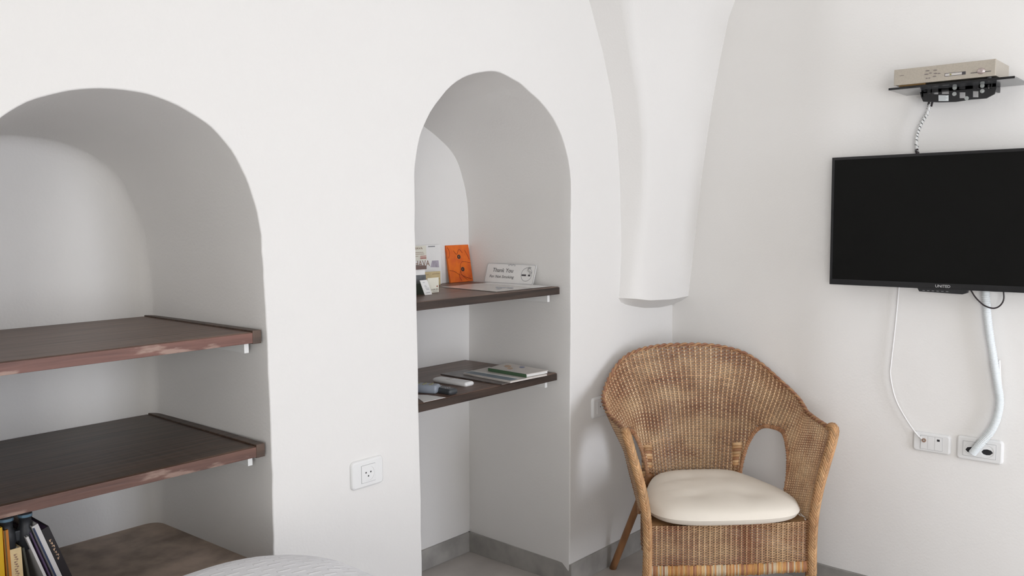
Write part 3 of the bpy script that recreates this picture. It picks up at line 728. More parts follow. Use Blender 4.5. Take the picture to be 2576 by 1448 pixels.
g = G(); g.prism([(w_*.62, h_*.945), (w_*.83, h_*.945), (w_*.83, h_*.975), (w_*.62, h_*.975)], [], lambda p, q, d: a+u*p+v*q+n*d, 0, .0004); mk('heading_bar', g, 'ink_grey', sh_)
g = G(); slab(g, on(0, .62, .0012), u, v, n, w_*.55, h_*.37, .0008); cc = mk('cream_panel', g, 'cream', t)
g = G(); text(g, 'AHAVA', on(.10, .90, .0016), u, v, n, h_*.055, w_*.34); lines(g, lambda x, y: on(x, y, .0015), ((.12, .46, .82), (.12, .48, .78), (.1, .3, .73)), n); mk('small_print', g, 'ink_brown', cc)
g = G(); lines(g, lambda x, y: on(x, y, .0015), ((.36, .54, .725), (.36, .54, .69), (.36, .54, .665)), n, .0011); mk('red_print', g, 'ink_red', cc)
# beige card in front of it
a, u, v, n, w_, h_ = leaning((1062, 713), (1108, 708), (1085, 683), ZA+.001, 'y', DM-.050, .012)
t = thing('beige_card', 'small beige card standing in front of the tall white brochure', 'card', a)
g = G(); slab(g, a, u, v, n, w_, h_*1.0, .0015); cc = mk('card', g, 'beige_card', t)
g = G(); lines(g, lambda x, y: a+u*(x*w_)+v*(y*h_)+n*.0004, ((.1, .35, .8), (.55, .95, .82), (.12, .35, .5), (.5, .95, .45), (.6, .9, .2)), n); mk('print', g, 'ink_brown', cc)
# dark box with lid
bl = at(1050, 741, 2, ZA); q0 = at(1072, 739, 2, ZA)
bw, bd, bh = .085, .065, .097
ub = (q0-bl).normalized(); ub.z = 0; ub.normalize(); nb = Vector((-ub.y, ub.x, 0)); 
if nb.y < 0: nb = -nb
bo = q0-ub*bw
t = thing('card_box', 'dark grey cardboard box with a brown lid at the shelf\'s left end', 'box', bo+ub*bw/2)
Xf = lambda p, q, r_: bo+ub*p+nb*q+Vz*r_
def bbox(g, p0, p1, q0_, q1, r0, r1, lean=0): g.add([Xf(x, y, z) for z in (r0, r1) for x, y in ((p0, q0_), (p1, q0_), (p1, q1), (p0, q1))], [(0, 1, 2, 3), (4, 5, 6, 7), (0, 1, 5, 4), (1, 2, 6, 5), (2, 3, 7, 6), (3, 0, 4, 7)])
g = G(); bbox(g, 0, bw, 0, bd, .0, .036); mk('lower_band', g, 'box_green', t)
g = G(); bbox(g, 0, bw, 0, bd, .036, .064); mk('body', g, 'box_grey', t)
g = G(); bbox(g, .002, bw-.002, .002, bd-.002, .064, .082); mk('white_band', g, 'paper', t)
g = G(); bbox(g, -.001, bw+.003, -.001, bd+.001, .082, .094); mk('lid', g, 'box_brown', t)
# two small cards standing in front
a, u, v, n, w_, h_ = leaning((1085, 736), (1104, 734), (1094, 698), ZA+.001, 'shelf', at(1095, 735, 2, ZA).y+.012)
a = a-u*.018; w_ += .018
t = thing('folded_card', 'pale card with a small round mark standing right of the dark box', 'card', a)
g = G(); slab(g, a, u, v, n, w_, h_, .0015); cc = mk('card', g, 'cream', t)
def on(x, y, d=.0004): return a+u*(x*w_)+v*(y*h_)+n*d
g = G(); text(g, 'A-OR SPA', on(.32, .15), u, v, n, h_*.10, w_*.62); lines(g, on, ((.45, .9, .08), (.2, .2, .6)), n, .0005); mk('print', g, 'ink', cc)
g = G(); c_ = on(.85, .40, 0); g.prism(circ(0, 0, .0028, 12), [], lambda p, q, d: c_+u*p+v*q+n*d, 0, .0006); mk('round_mark', g, 'orange_dark', cc)
a = at(1069, 742, 2, ZA+.001); b_ = at(1087, 740, 2, ZA+.001); u = (b_-a).normalized(); w_ = (b_-a).length
tp = at(1056, 705, 1, a.y+.018); v = tp-a; h_ = v.length; v.normalize(); n = u.cross(v).normalized(); n = n if n.dot(CAMP-a) > 0 else -n
t = thing('price_card', 'small white printed card tilted against the dark box', 'card', a)
g = G(); slab(g, a, u, v, n, w_, h_, .0012); cc = mk('card', g, 'paper', t)
g = G(); lines(g, lambda x, y: a+u*(x*w_)+v*(y*h_)+n*.0004, ((.3, .55, .84), (.35, .6, .62), (.35, .65, .54), (.38, .85, .44), (.45, .85, .36), (.3, .8, .14)), n, .0006); mk('print', g, 'ink_grey', cc)
# sheets lying flat on the upper shelf
def flat(g, px, z, th):
    P_ = [at(x, y, 2, z) for x, y in px]; k = len(P_)
    g.add(P_+[p_-Vz*th for p_ in P_], [tuple(range(k)), tuple(range(k, 2*k))]+[(i, (i+1) % k, k+(i+1) % k, k+i) for i in range(k)])
t = thing('paper_sheet', 'white printed sheet lying flat in front of the no smoking sign', 'paper', at(1245, 725, 2, ZA))
g = G(); flat(g, [(1110, 721), (1245, 708.5), (1385, 719.5), (1248, 733)], ZA+.0022, .0008); s_ = mk('sheet', g, 'sheet', t)
g = G(); flat(g, [(1214, 712), (1245, 708.5), (1385, 719.5), (1340, 723)], ZA+.0027, .0004); mk('white_area', g, 'paper', s_)
g = G()
for x0, x1, y in ((1248, 1256, 722), (1258, 1272, 722.6), (1275, 1292, 723.4), (1250, 1262, 725.5)): flat(g, [(x0, y-.9), (x1, y-.2), (x1-1.5, y+.9), (x0-1.5, y+.2)], ZA+.0029, .0003)
mk('print', g, 'ink_blue', s_)

# ---- lower shelf goods
t = thing('magazine', 'dark magazine at the bottom of the pile on the lower narrow shelf', 'magazine', at(1190, 945, 2, ZB), 'magazines on the lower shelf')
g = G(); flat(g, [(1108, 939.5), (1170, 929), (1330, 950), (1262, 966)], ZB+.004, .0035); mk('cover', g, 'mag_dark', t)
t = thing('magazine', 'white magazine with a blue-grey band, middle of the pile', 'magazine', at(1250, 945, 2, ZB+.004), 'magazines on the lower shelf')
g = G(); flat(g, [(1165, 937), (1230, 922), (1376, 940.5), (1284, 959)], ZB+.010, .0055); s_ = mk('cover', g, 'mag_pale', t)
g = G(); flat(g, [(1169, 936.6), (1186, 933), (1303, 952.5), (1283, 956.5)], ZB+.0104, .0003); mk('blue_band', g, 'mag_blue', s_)
g = G(); flat(g, [(1183, 932), (1188, 931), (1306, 950.5), (1301, 952)], ZB+.0105, .0003); mk('white_rule', g, 'paper', s_)
t = thing('booklet', 'pale booklet with a green spine on top of the magazine pile', 'booklet', at(1300, 930, 2, ZB+.010))
g = G(); flat(g, [(1228, 925), (1275, 912), (1379, 931), (1324, 941)], ZB+.022, .0022); s_ = mk('cover', g, 'mag_pale', t)
g = G(); flat(g, [(1230, 926), (1275, 913), (1377, 932), (1323, 942)], ZB+.0195, .0085); mk('pages', g, 'paper', t)
A_, B_ = at(1228, 925, 2, ZB+.022), at(1324, 941, 2, ZB+.022); d = (B_-A_).normalized(); nn = Vector((d.y, -d.x, 0)); nn = nn if nn.dot(CAMP-A_) > 0 else -nn
g = G(); g.add([A_+nn*.0006, B_+nn*.0006, B_+nn*.0006-Vz*.0115, A_+nn*.0006-Vz*.0115, A_-nn*.002, B_-nn*.002, B_-nn*.002-Vz*.0115, A_-nn*.002-Vz*.0115], [(0, 1, 2, 3), (4, 5, 6, 7), (0, 1, 5, 4), (1, 2, 6, 5), (2, 3, 7, 6), (3, 0, 4, 7)]); mk('spine', g, 'spine_green', t, label='dark green spine')
for mm, cx_, cy_, rx in (('print_tan', 1277, 920.5, 9), ('print_tan', 1283, 926, 7), ('print_blue', 1313, 923, 7)):
    g = G(); P_ = [at(cx_+rx*cos(2*pi*k/14)*(1+.2*sin(3*k)), cy_+rx*.32*sin(2*pi*k/14), 2, ZB+.0223) for k in range(14)]
    g.add(P_, [tuple(range(14))]); g.add([p_-Vz*.0002 for p_ in P_], [tuple(range(14))]); mk('picture_patch', g, mm, s_)
g = G(); flat(g, [(1040, 992), (1075, 993), (1121, 999), (1066, 1011)], ZB+.0012, .0008); tag(mk('paper_sheet', g, 'paper'), 'white sheet under the grey remote on the lower narrow shelf', 'paper')

def remote(name, label, cat, c0, c1, wd, z, th, m_, bm_, groupn, nb_=0, taper=1.0):
    """remote lying flat: c0 far end, c1 near end pixels of the centre line"""
    A_ = at(*c0, 2, z); B_ = at(*c1, 2, z); L_ = (B_-A_).length; u_ = (B_-A_).normalized(); v_ = Vz.cross(u_)
    t = thing(name, label, cat, (A_+B_)/2, groupn)
    g = G(); rows = []
    for k, (ins, hh) in enumerate(((.004, 0), (0, .25), (0, .62), (.002, .86), (.006, 1.0))):
        row = []
        for x, y in rrect(0, 0, L_-2*ins, wd-2*ins, max(.003, wd*.17-ins*.5), 5):
            s_ = 1+(taper-1)*(x/L_+.5); row.append((A_+B_)/2+u_*x+v_*y*s_+Vz*(hh*th))
        rows.append(row)
    g.grid(rows, True, True); n_ = len(rows[0]); g.add(rows[-1], [tuple(range(n_))]); g.add(rows[0], [tuple(range(n_))])
    body = mk('body', g, m_, t)
    for i in range(nb_):
        for j in (-1, 0, 1):
            g = G(); c_ = A_+u_*(L_*(.18+.6*i/max(1, nb_-1)))+v_*(j*wd*.24)+Vz*th; g.prism(circ(0, 0, wd*.07, 10), [], lambda p, q, d: c_+u_*p+v_*q+Vz*d, -.0005, .0016); mk('button', g, bm_, body)
    return t, A_, B_, u_, v_
r1 = remote('remote_control', 'white slim remote control on the lower narrow shelf', 'remote control', (1098, 958), (1183, 971), .045, ZB, .015, 'white_plastic', 'grey_logo', 'remote controls on the lower shelf', 0)
A_, B_, u_, v_ = r1[1:]
g = G(); c_ = A_.lerp(B_, .42)+Vz*.015; g.prism([(-.010, -.013), (.010, -.013), (.010, .013), (-.010, .013)], [], lambda p, q, d: c_+u_*p+v_*q+Vz*d, -.0003, .0006); mk('window', g, 'sheet', r1[0])
remote('remote_control', 'chunky blue-grey remote control beside the white one', 'remote control', (1020, 982), (1104, 987), .046, ZB+.0014, .026, 'remote_grey', 'button', 'remote controls on the lower shelf', 4)
remote('remote_control', 'black remote control tucked behind the blue-grey one', 'remote control', (1070, 978), (1142, 992), .038, ZB, .018, 'remote_dark', 'ink_grey', 'remote controls on the lower shelf', 3)

# ------------------------------------------------------------------ books and binoculars on the ledge of the left niche
def book(name, label, cat, pts, depth, mc, mp_, lean_n=None, group='books on the niche ledge', extra=None, rounded=False):
    """book with its spine facing the room: pts = px of spine top-left, top-right on plane y; runs down to the ledge"""
    (xa, ya_), (xb, yb2), slope, yp = pts
    A_ = at(xa, ya_, 1, yp); B_ = at(xb, yb2, 1, yp)
    wd = (B_-A_).length; down = Vector((slope, 0, -1)).normalized(); side = Vector((-down.z, 0, down.x)); side = side if side.x > 0 else -side
    wd = abs((B_-A_).dot(side))
    # the lower corner that touches the ledge
    k = (A_.z-LZ-.002)/(-down.z); kb = ((A_+side*wd).z-LZ-.002)/(-down.z); H_ = min(k, kb)
    t = thing(name, label, cat, A_+down*H_, group)
    F = lambda p, q, r_: A_+side*p+down*q+Vy*r_
    g = G()
    if rounded:
        out = [(0, 0), (depth-.02, 0), (depth-.008, .004), (depth, .02), (depth, H_), (0, H_)]
    c = .0018
    def bb(g, p0, p1, q0_, q1, r0, r1): g.add([F(x, y, z) for z in (r0, r1) for x, y in ((p0, q0_), (p1, q0_), (p1, q1), (p0, q1))], [(0, 1, 2, 3), (4, 5, 6, 7), (0, 1, 5, 4), (1, 2, 6, 5), (2, 3, 7, 6), (3, 0, 4, 7)])
    bb(g, 0, c, 0, H_, 0, depth); bb(g, wd-c, wd, 0, H_, 0, depth); bb(g, c, wd-c, 0, H_, 0, c); mk('cover', g, mc, t)
    g = G(); bb(g, c, wd-c, .003, H_-.003, c, depth-.003); mk('pages', g, mp_, t)
    if extra: extra(t, F, wd, H_, bb)
    return t
YB = 2.02
def e_amber(t, F, wd, H_, bb): g = G(); bb(g, wd*.1, wd*.45, 0, H_, -.0006, 0); mk('spine_stripe', g, 'ochre', t)
def tx(m_, q0_, hh, L_, n_):
    def f_(t, F, wd, H_, bb):
        g = G()      # worn, unreadable lettering: short strokes down the spine
        for k in range(n_):
            q = q0_+L_*k/n_; a = .1*(k*7 % 3)
            bb(g, wd*(.3+a), wd*(.34+a+hh*.4), q, q+L_/n_*.62, -.0005, 0); bb(g, wd*.3, wd*(.3+hh), q, q+L_/n_*.2, -.0006, 0)
        mk('spine_lettering', g, m_, t)
    return f_
book('book', 'yellow book at the far left of the row on the ledge', 'book', ((-12, 1330), (6, 1334), 0.00, YB), .15, 'yellow', 'paper')
book('book', 'amber book with a dark stripe, right of the yellow book', 'book', ((8, 1335), (21, 1336), 0.02, YB), .15, 'amber', 'paper', extra=e_amber)
book('book', 'short cream and orange book under the binoculars', 'book', ((25, 1383), (54, 1385), 0.02, YB), .15, 'cover_cream', 'paper', extra=tx('ink_brown', .012, .3, .075, 14))
book('book', 'thin dark olive book beside the short cream one', 'book', ((56, 1378), (62, 1380), 0.12, YB+.002), .15, 'cover_olive', 'paper')
book('book', 'thin violet book leaning right, just left of the tall white one', 'book', ((74.5, 1340), (79, 1341), 0.33, YB), .15, 'cover_violet', 'cover_white')
book('book', 'short thin white book leaning right, left of the thin violet one', 'book', ((65, 1352), (73.5, 1353), 0.33, YB-.006), .15, 'cover_white', 'paper')
book('book', 'tall white book leaning right over the others', 'book', ((80, 1325), (98, 1322), 0.335, YB-.004), .15, 'cover_white', 'paper', extra=lambda t, F, wd, H_, bb: (lambda g: (bb(g, 0, wd*.28, .004, H_*.8, -.0006, 0), mk('navy_stripe', g, 'cover_navy', t)))(G()))
bk = book('book', 'black book with gold lettering, rightmost of the row', 'book', ((104, 1333), (133, 1345), 0.345, YB), .15, 'cover_black', 'cover_violet', extra=tx('print_tan', .030, .30, .055, 7))
# binoculars on top of the short book
c_ = at(44, 1345, 1, YB+.02)
t = thing('binoculars', 'black binoculars standing on the short books', 'binoculars', at(40, 1383, 1, YB+.03))
for k, dx in enumerate((-.021, .017)):
    g = G(); rows = []
    for z, r_ in ((-.034, .013), (-.033, .0155), (-.015, .0155), (-.008, .018), (.012, .0165), (.02, .0125), (.034, .012), (.036, .014), (.046, .014), (.047, .012)):
        rows.append([Vector((c_.x+dx+r_*cos(2*pi*j/20), c_.y+r_*sin(2*pi*j/20), c_.z+z)) for j in range(20)])
    g.grid(rows, True, True); g.add(rows[0], [tuple(range(20))]); b_ = mk('barrel', g, 'rubber', t)
    g = G(); g.add([v_*1.0 for v_ in rows[-1]], [tuple(range(20))]); mk('lens', g, 'lens', b_)
    g = G(); rr = [[Vector((c_.x+dx+.0146*cos(2*pi*j/20), c_.y+.0146*sin(2*pi*j/20), c_.z+z)) for j in range(20)] for z in (.038, .044)]; g.grid(rr, True, True); mk('ring', g, 'lens', b_)
g = G(); g.box((c_.x-.012, c_.y-.008, c_.z-.012), (c_.x+.010, c_.y+.008, c_.z+.012), .003); mk('bridge', g, 'rubber', t)

# ------------------------------------------------------------------ wicker armchair
CH = thing('wicker_armchair', 'brown wicker armchair with a cream seat cushion standing in the corner', 'armchair', (2.527, 1.287, 0))
CH.rotation_euler = (0, 0, radians(-45))
ZSEAT = .350
straw = [(.56, .35, .17), (.50, .29, .135), (.43, .235, .11), (.62, .42, .22), (.38, .19, .10), (.47, .27, .15)]
def zrim(q, xr=0):   # q: depth fraction along the rim (0 front, 1 back), xr sideways fraction
    return .655 + .187*smooth01(.38, .97, q) + .008*q - .115*xr**2.6*smooth01(.45, .9, q)
def shell(phi, h, thick=0):
    """phi 0 right-front .. pi left-front, h 0 seat .. 1 rim"""
    c, s = cos(phi), sin(phi); sg = 1 if c >= 0 else -1
    hh = max(0, min(1.02, h))
    n_ = 2.9+.25*hh
    a_ = .262+.072*hh + (.048*smooth01(.55, 1.0, hh))*smooth01(.0, .55, s)
    d_ = .470+.030*hh+.085*hh**2.2
    x = sg*a_*abs(c)**(2/n_); y = d_*abs(s)**(2/n_)
    zr = zrim(y/d_, abs(x)/a_)
    return Vector((x, y, ZSEAT+.01+(zr-ZSEAT-.01)*h))
# even spacing along the mid-height plan curve
tab = [(0, 0)]; pv = shell(0, .5)
for k in range(1, 1201):
    ph = pi*k/1200; p = shell(ph, .5); tab.append((tab[-1][0]+Vector((p.x-pv.x, p.y-pv.y, 0)).length, ph)); pv = p
TOT = tab[-1][0]
import bisect
keys = [a for a, b_ in tab]
def phi_at(sv):
    sv = max(0, min(TOT, sv)); i = min(max(1, bisect.bisect_left(keys, sv)), len(tab)-1)
    t_ = (sv-keys[i-1])/(keys[i]-keys[i-1]+1e-12); return tab[i-1][1]*(1-t_)+tab[i][1]*t_
# arch openings at the rear corners (arc-length range of one side)
def s_of(test):
    for sv, ph in tab:
        p = shell(ph, .25)
        if test(p): return sv
sA = s_of(lambda p: p.y > .205); sB = s_of(lambda p: p.x < .182)
sm_, sh_w = (sA+sB)/2, (sB-sA)/2
ATOP = .580
def zbottom(sv):
    sv = min(sv, TOT-sv); t_ = (sv-sm_)/sh_w
    if abs(t_) >= 1: return -1
    return ZSEAT+(ATOP-ZSEAT)*(1-abs(t_)**3.0)**.5
NS = 88; SEG = 4; NR = 78
g = G()
nn_ = NS*SEG
phis = [phi_at(TOT*i/nn_) for i in range(nn_+1)]
def nrm_at(ph, h):
    e_ = .004; p0 = shell(max(0, ph-e_), h); p1 = shell(min(pi, ph+e_), h); q0_ = shell(ph, h-.02); q1 = shell(ph, h+.02)
    n_ = (p1-p0).cross(q1-q0_).normalized()
    return n_
rng = random.Random(3)
def jit(col, a, b):
    k = rng.uniform(a, b); h_ = rng.uniform(-.04, .04); return (min(1, col[0]*k), min(1, col[1]*k*(1+h_)), min(1, col[2]*k*(1+2*h_)))
for r_i in range(NR):
    h = (r_i+.5)/NR
    base = rng.choice(straw); par = r_i % 2
    run = []; cols = []
    def flush():
        global run
        if len(run) < 3: run = []; return
        rows = []
        for (P_, N_, hz, T_) in run:
            up = N_.cross(T_).normalized()
            rows.append([P_+N_*.0017, P_+up*hz, P_-N_*.0017, P_-up*hz])
        k_ = rng.uniform(.9, 1.1); n0 = len(g.c); g.grid(rows, True, True)
        for q, (P_, N_, hz, T_) in enumerate(run):
            f_ = .5+.9*noise.noise(Vector((P_.x*9, P_.y*9, P_.z*16)))+.35*noise.noise(Vector((P_.x*40, P_.y*40, r_i*3.1)))
            f_ = max(0, min(1, f_)); c_ = tuple((a_*(1-f_)+b2*f_)*k_ for a_, b2 in zip((.36, .18, .10), (.61, .41, .235)))
            if base == straw[3] and r_i % 3 == 0: c_ = tuple(min(1, x*1.25) for x in c_)
            for e_ in range(4): g.c[n0+q*4+e_] = c_
        run = []
    ck = 0
    for i in range(nn_+1):
        sv = TOT*i/nn_; ph = phis[i]; P_ = shell(ph, h)
        if P_.z < zbottom(sv)+.004: flush(); continue
        N_ = nrm_at(ph, h); ph2 = shell(min(pi, ph+.01), h)-shell(max(0, ph-.01), h)
        hz = .5*.80*(shell(ph, min(1, h+.5/NR))-shell(ph, h-.5/NR)).length
        off = .0034*cos(pi*i/SEG+pi*par)
        run.append((P_+N_*off, N_, hz, ph2.normalized()))
        ck += 1
        if ck % 70 == 69 and rng.random() < .8:
            last = run[-1]; flush(); run = [last]; base = rng.choice(straw)
    flush()
# stakes
for k in range(NS+1):
    sv = TOT*k/NS; ph = phi_at(sv); zb_ = zbottom(sv); path = []
    for j in range(31):
        h = j/30; P_ = shell(ph, h)
        if P_.z < zb_+.002: continue
        path.append(P_)
    if len(path) > 2:
        g.cc = jit((.70, .50, .31), .95, 1.1); g.tube(path, .0034, 6)
g.cc = (.5, .3, .15)
mk('woven_back_and_arms', g, 'wicker', CH, local=True)

def braid(g, path, wd, ht, step=.0105, col=(.62, .33, .13), side=None, r0=.0048):
    """flat plait along a path: rows of slanting strands meeting in chevrons, front and back"""
    P_ = catmull(path, 24); L = [0]
    for a_, b2 in zip(P_, P_[1:]): L.append(L[-1]+(b2-a_).length)
    def pt(s_):
        s_ = max(0, min(L[-1], s_)); i = min(max(1, bisect.bisect_left(L, s_)), len(L)-1); t_ = (s_-L[i-1])/(L[i]-L[i-1]+1e-9)
        return P_[i-1].lerp(P_[i], t_), (P_[i]-P_[i-1]).normalized()
    k = 0; s_ = 0
    while s_ < L[-1]:
        for fs in (1, -1):
            for sd in (1, -1):
                pts = []
                for q in range(6):
                    t_ = q/5; c, T_ = pt(s_+t_*step*2.6+(step*.5 if sd > 0 else 0)); X_ = side(T_); Y_ = T_.cross(X_).normalized()
                    pts.append(c+X_*(sd*wd*(1-t_)*.92)+Y_*(fs*ht*(.15+.85*sin(t_*pi/2))))
                g.cc = jit(col, .80, 1.18)
                g.tube(pts, [r0*.8]+[r0]*4+[r0*.7], 6)
        s_ += step
    g.cc = tuple(x*.6 for x in col); g.tube(P_[::6]+[P_[-1]], min(wd, ht)*.9, 8)
sideX = lambda T_: (Vector((1, 0, 0))-T_*T_.x).normalized()
for sd, nm in ((1, 'right'), (-1, 'left')):
    top = shell(0 if sd > 0 else pi, 1.0)
    path = [top+Vector((sd*.004, .03, .004)), top+Vector((sd*.004, -.004, .003)), Vector((sd*.326, -.012, .61)), Vector((sd*.303, -.014, .53)), Vector((sd*.284, -.014, .45)), Vector((sd*.273, -.012, .37)), Vector((sd*.270, -.010, .28)), Vector((sd*.272, -.008, .185))][::1]
    g = G(); braid(g, path, .0135, .0125, side=sideX, col=(.56, .335, .165)); mk('plaited_arm_post', g, 'braid', CH, local=True)
    g = G(); g.tube([Vector((sd*.266, 0, .36)), Vector((sd*.268, 0, .1)), Vector((sd*.27, 0, .0))], [.013, .014, .013], 14); lg = mk('leg', g, 'leg', CH, local=True)
    g = G()
    for z in (.150, .162, .174): g.tube([Vector((sd*.2715, -.003, z-.005)), Vector((sd*.2715, -.003, z)), Vector((sd*.2715, -.003, z+.005))], [.016, .0185, .016], 14)
    mk('ferrule', g, 'ferrule', lg, local=True, label='yellow cane ring')
# rear legs
for pts in ([(-.165, .42, .40), (-.205, .455, .27), (-.284, .528, .0)], [(.165, .42, .40), (.19, .44, .27), (.245, .495, .0)]):
    g = G(); g.tube(catmull(pts, 6), .0135, 14); mk('leg', g, 'leg', CH, local=True)
# rim binding: two twisted strands
g = G(); N_ = 520
for k_, off in ((0, 0), (1, pi)):
    path = []
    for i in range(N_+1):
        ph = phi_at(TOT*i/N_); p = shell(ph, 1.005); n_ = nrm_at(ph, .99); a = off+i*.42
        path.append(p+n_*(.0042*cos(a))+Vector((0, 0, .0042*sin(a))))
    g.cc = ((.44, .25, .13), (.34, .17, .10))[k_]; g.tube(path, .0046, 6)
mk('rim_binding', g, 'wicker', CH, local=True)
# arch trims and back posts
for sd in (1, -1):
    path = []
    for i in range(41):
        sv = sA+(sB-sA)*(i/40); t_ = (sv-sm_)/sh_w
        z = ZSEAT+(ATOP-ZSEAT)*max(0, (1-min(1, abs(t_))**3.0))**.5
        ph = phi_at(sv if sd > 0 else TOT-sv)
        h = 0.0
        for _ in range(12):
            p = shell(ph, h); full = shell(ph, 1).z; h = max(0, (z-ZSEAT-.01)/(full-ZSEAT-.01))
        path.append(shell(ph, h))
    path = [path[0]-Vector((0, 0, .03))]+path+[path[-1]-Vector((0, 0, .03))]
    dense = catmull(path, 4); g = G(); g.cc = (.42, .23, .12); g.tube(dense, .0062, 8)
    # wrapping strands around the trim
    acc = 0; pv = dense[0]
    for i in range(1, len(dense)-1):
        acc += (dense[i]-pv).length; pv = dense[i]
        if acc > .006:
            acc = 0; T_ = (dense[i+1]-dense[i-1]).normalized(); X_ = T_.orthogonal().normalized(); Y_ = T_.cross(X_)
            g.cc = jit((.48, .27, .15), .75, 1.2)
            g.tube([dense[i]+X_*cos(2*pi*q/10)*.0066+Y_*sin(2*pi*q/10)*.0066+T_*(.003*q/10) for q in range(10)], .0019, 5, closed=True)
    mk('arch_binding', g, 'wicker', CH, local=True)
    # bound post at the foot of the back
    g = G(); bx = sd*.171; by = .446
    for i in range(13):
        z = .36+i*.0108; g.cc = jit(((.66, .44, .24), (.36, .19, .10), (.56, .34, .17))[i % 3], .8, 1.2)
        g.tube([Vector((bx, by-.0, z)), Vector((bx, by+.004, z+.0104))], .0195, 14)
    mk('bound_back_post', g, 'braid', CH, local=True)
# woven front skirt and side skirts
def woven_panel(g, fn, nu, nv, seg, amp, pal, ht):
    ht = .00185; amp = .0030
    def flush_(rows, r_i, k_):
        n0 = len(g.c); g.grid(rows, True, True)
        for q, rw in enumerate(rows):
            P_ = rw[0]; f_ = .5+.9*noise.noise(Vector((P_.x*9+5, P_.y*9, P_.z*16)))+.35*noise.noise(Vector((P_.x*40, P_.y*40, r_i*3.1)))
            f_ = max(0, min(1, f_)); c_ = tuple((a_*(1-f_)+b2*f_)*k_ for a_, b2 in zip((.38, .19, .11), (.62, .42, .24)))
            for e_ in range(4): g.c[n0+q*4+e_] = c_
    for r_i in range(nv):
        v_ = (r_i+.5)/nv; rows = []; i0 = 0; par = r_i % 2
        g.cc = jit(rng.choice(pal), .85, 1.12)
        for i in range(nu*seg+1):
            P_, N_, U_ = fn(i/(nu*seg), v_); off = amp*cos(pi*i/seg+pi*par); P_ = P_+N_*off
            rows.append([P_+N_*.0016, P_+U_*ht, P_-N_*.0016, P_-U_*ht])
            if i % 60 == 59: flush_(rows, r_i, rng.uniform(.88, 1.12)); rows = rows[-1:]; g.cc = jit(rng.choice(pal), .8, 1.15)
        if len(rows) > 1: flush_(rows, r_i, rng.uniform(.88, 1.12))
SZ0, SZ1 = .222, .358
def fr_(u_, v_): return Vector((-.258+.516*u_, -.004-.010*sin(pi*u_), SZ0+(SZ1-SZ0)*v_)), Vector((0, -1, 0)), Vector((0, 0, 1))
g = G(); woven_panel(g, fr_, 30, 33, SEG, .0026, straw, .0025)
for k in range(31):
    x = -.258+.516*k/30; y = -.004-.010*sin(pi*k/30); g.cc = (.66, .46, .27); g.tube([Vector((x, y, SZ0-.03)), Vector((x, y, SZ1))], .0031, 6)
mk('front_skirt', g, 'wicker', CH, local=True)
for sd in (1, -1):
    g = G(); woven_panel(g, lambda u_, v_: (Vector((sd*(.262-.09*u_**2), .0+.44*u_, SZ0+(SZ1-SZ0)*v_)), Vector((sd, 0, 0)), Vector((0, 0, 1))), 18, 24, SEG, .0026, straw, .0025); mk('side_skirt', g, 'wicker', CH, local=True)
    for_ = 0
# band of upright canes along the bottom of the skirt
g = G(); nC = 96
for k in range(nC):
    u_ = (k+.5)/nC; P_, a_, b2 = fr_(u_, 0); c = rng.choice([(.66, .36, .13), (.58, .29, .12), (.70, .46, .22), (.45, .22, .12), (.68, .40, .14), (.72, .60, .42)])
    g.cc = jit(c, .85, 1.1); zb_ = .189+.004*rng.random()
    g.tube([Vector((P_.x, P_.y-.003, zb_)), Vector((P_.x, P_.y-.0055, .205)), Vector((P_.x, P_.y-.003, .226+.003*rng.random()))], .0029, 6)
mk('skirt_fringe_band', g, 'braid', CH, local=True)
# seat deck
g = G(); out = []
for k in range(41):
    ph = pi*k/40; p = shell(ph, 0); out.append((p.x*.98, p.y*.985))
out = [(.258, .006)]+out+[(-.258, .006)]
g.prism(out, [], lambda x, y, d: Vector((x, y, d)), .340, .354); g.cc = (.45, .27, .13)
g.c = [(.42, .25, .12)]*len(g.c); mk('seat', g, 'wicker', CH, local=True)

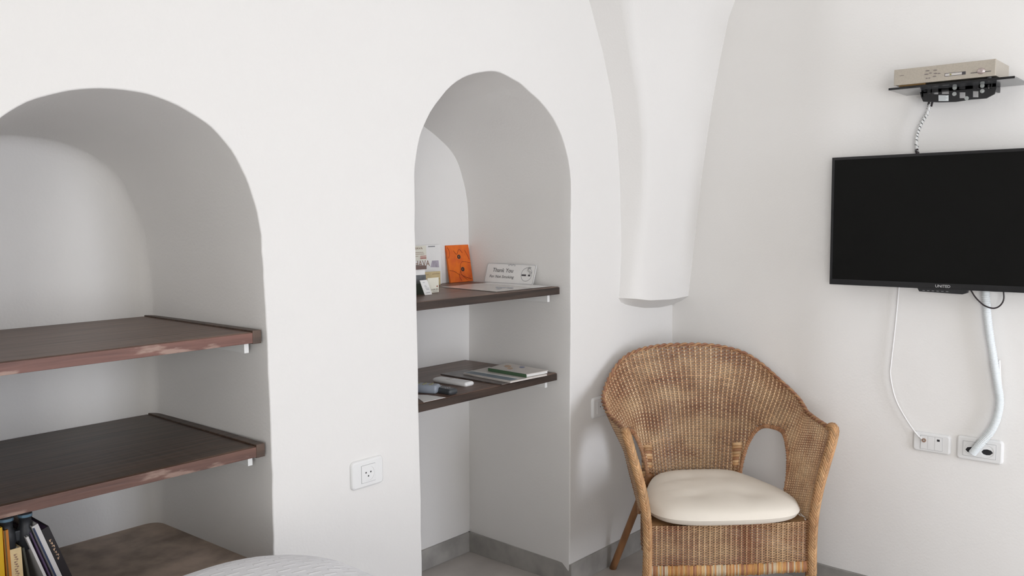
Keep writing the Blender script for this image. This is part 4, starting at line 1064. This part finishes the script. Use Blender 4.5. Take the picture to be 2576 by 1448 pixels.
# ---- cushion
CU = thing('seat_cushion', 'cream cotton cushion on the seat of the wicker armchair', 'cushion', CH.location.copy()+Vector((0, 0, .354)))
CU.rotation_euler = CH.rotation_euler
g = G(); rows = []; NA, NRr = 96, 26
def cush_out(a_, g_=1.035):
    c, s = cos(a_), sin(a_); n_ = 4.2
    k = 1/((abs(c)**n_+abs(s)**n_)**(1/n_)); x, y = c*k, s*k
    yy = (y+1)/2; hw = .2575-.086*smooth01(.25, 1.05, yy)
    return x*hw, -.046+.480*yy-.012*(1-x*x)*(y < 0)*(-y)
for side_ in (1, -1):
    rows = []
    for i in range(NRr+1):
        r_ = (i/NRr)**.8; row = []
        for k in range(NA):
            x, y = cush_out(2*pi*k/NA); cx_, cy_ = 0, .19
            px_, py_ = cx_+(x-cx_)*r_, cy_+(y-cy_)*r_
            prof = (1-r_**7.0)**.5 if r_ < 1 else 0
            h_ = .036*prof
            if side_ > 0:
                h_ += .010*(1-r_**2)
                for tx_, ty_ in ((-.085, .09), (.085, .09), (-.065, .28), (.065, .28)):
                    dd = ((px_-tx_)**2+(py_-ty_)**2); h_ -= .005*math.exp(-dd/.0016)+.004*math.exp(-dd/.009)
                h_ += .0022*noise.noise(Vector((px_*14, py_*14, 4)))*prof
            else: h_ = .033*prof
            row.append(Vector((px_, py_, max(.0008, .0335+side_*h_))))
        rows.append(row)
    g.grid(rows, True, True)
me_ = mk('cushion_cover', g, 'cushion', CU, local=True)
for tx_, ty_ in ((-.085, .09), (.085, .09), (-.065, .28), (.065, .28)): pass

# ------------------------------------------------------------------ bed with bedspread
BX0, BX1, BY0, BY1, BZ = -.75, 1.190, -.25, 1.745, .650
bed = thing('bed', 'bed with a pale grey bedspread with white flecks, corner at bottom edge', 'bed', ((BX0+BX1)/2, (BY0+BY1)/2, 0))
g = G(); g.box((BX0+.06, BY0+.06, .08), (BX1-.06, BY1-.06, .28), .01); mk('base', g, 'leg', bed)
g = G(); g.box((BX0+.05, BY0+.05, .28), (BX1-.05, BY1-.05, BZ-.06), .04); mk('mattress', g, 'mattress', bed)
for x in (BX0+.12, BX1-.12):
    for y in (BY0+.12, BY1-.12): g = G(); g.box((x-.03, y-.03, 0), (x+.03, y+.03, .08)); mk('leg', g, 'leg', bed)
g = G(); rows = []
prof = [(.75, -.0), (.45, 0), (.25, -.002), (.14, -.008), (.09, -.02), (.05, -.04), (.022, -.07), (.006, -.11), (0, -.16), (-.002, -.25), (-.004, -.40), (-.006, -.53)]
for ins, dz in prof:
    row = []; rr = max(.02, .20-ins*.15)
    for k, (x, y) in enumerate(rrect((BX0+BX1)/2, (BY0+BY1)/2, BX1-BX0-2*ins, BY1-BY0-2*ins, rr, 14)):
        row.append(Vector((x, y, BZ+dz+.002*noise.noise(Vector((x*6, y*6, dz*4)))+.012*noise.noise(Vector((x*1.5, y*1.5, 1)))*(dz > -.2))))
    rows.append(row)
g.grid(rows, True, True); g.add(rows[0], [tuple(range(len(rows[0])))], True)
mk('bedspread', g, 'spread', bed)
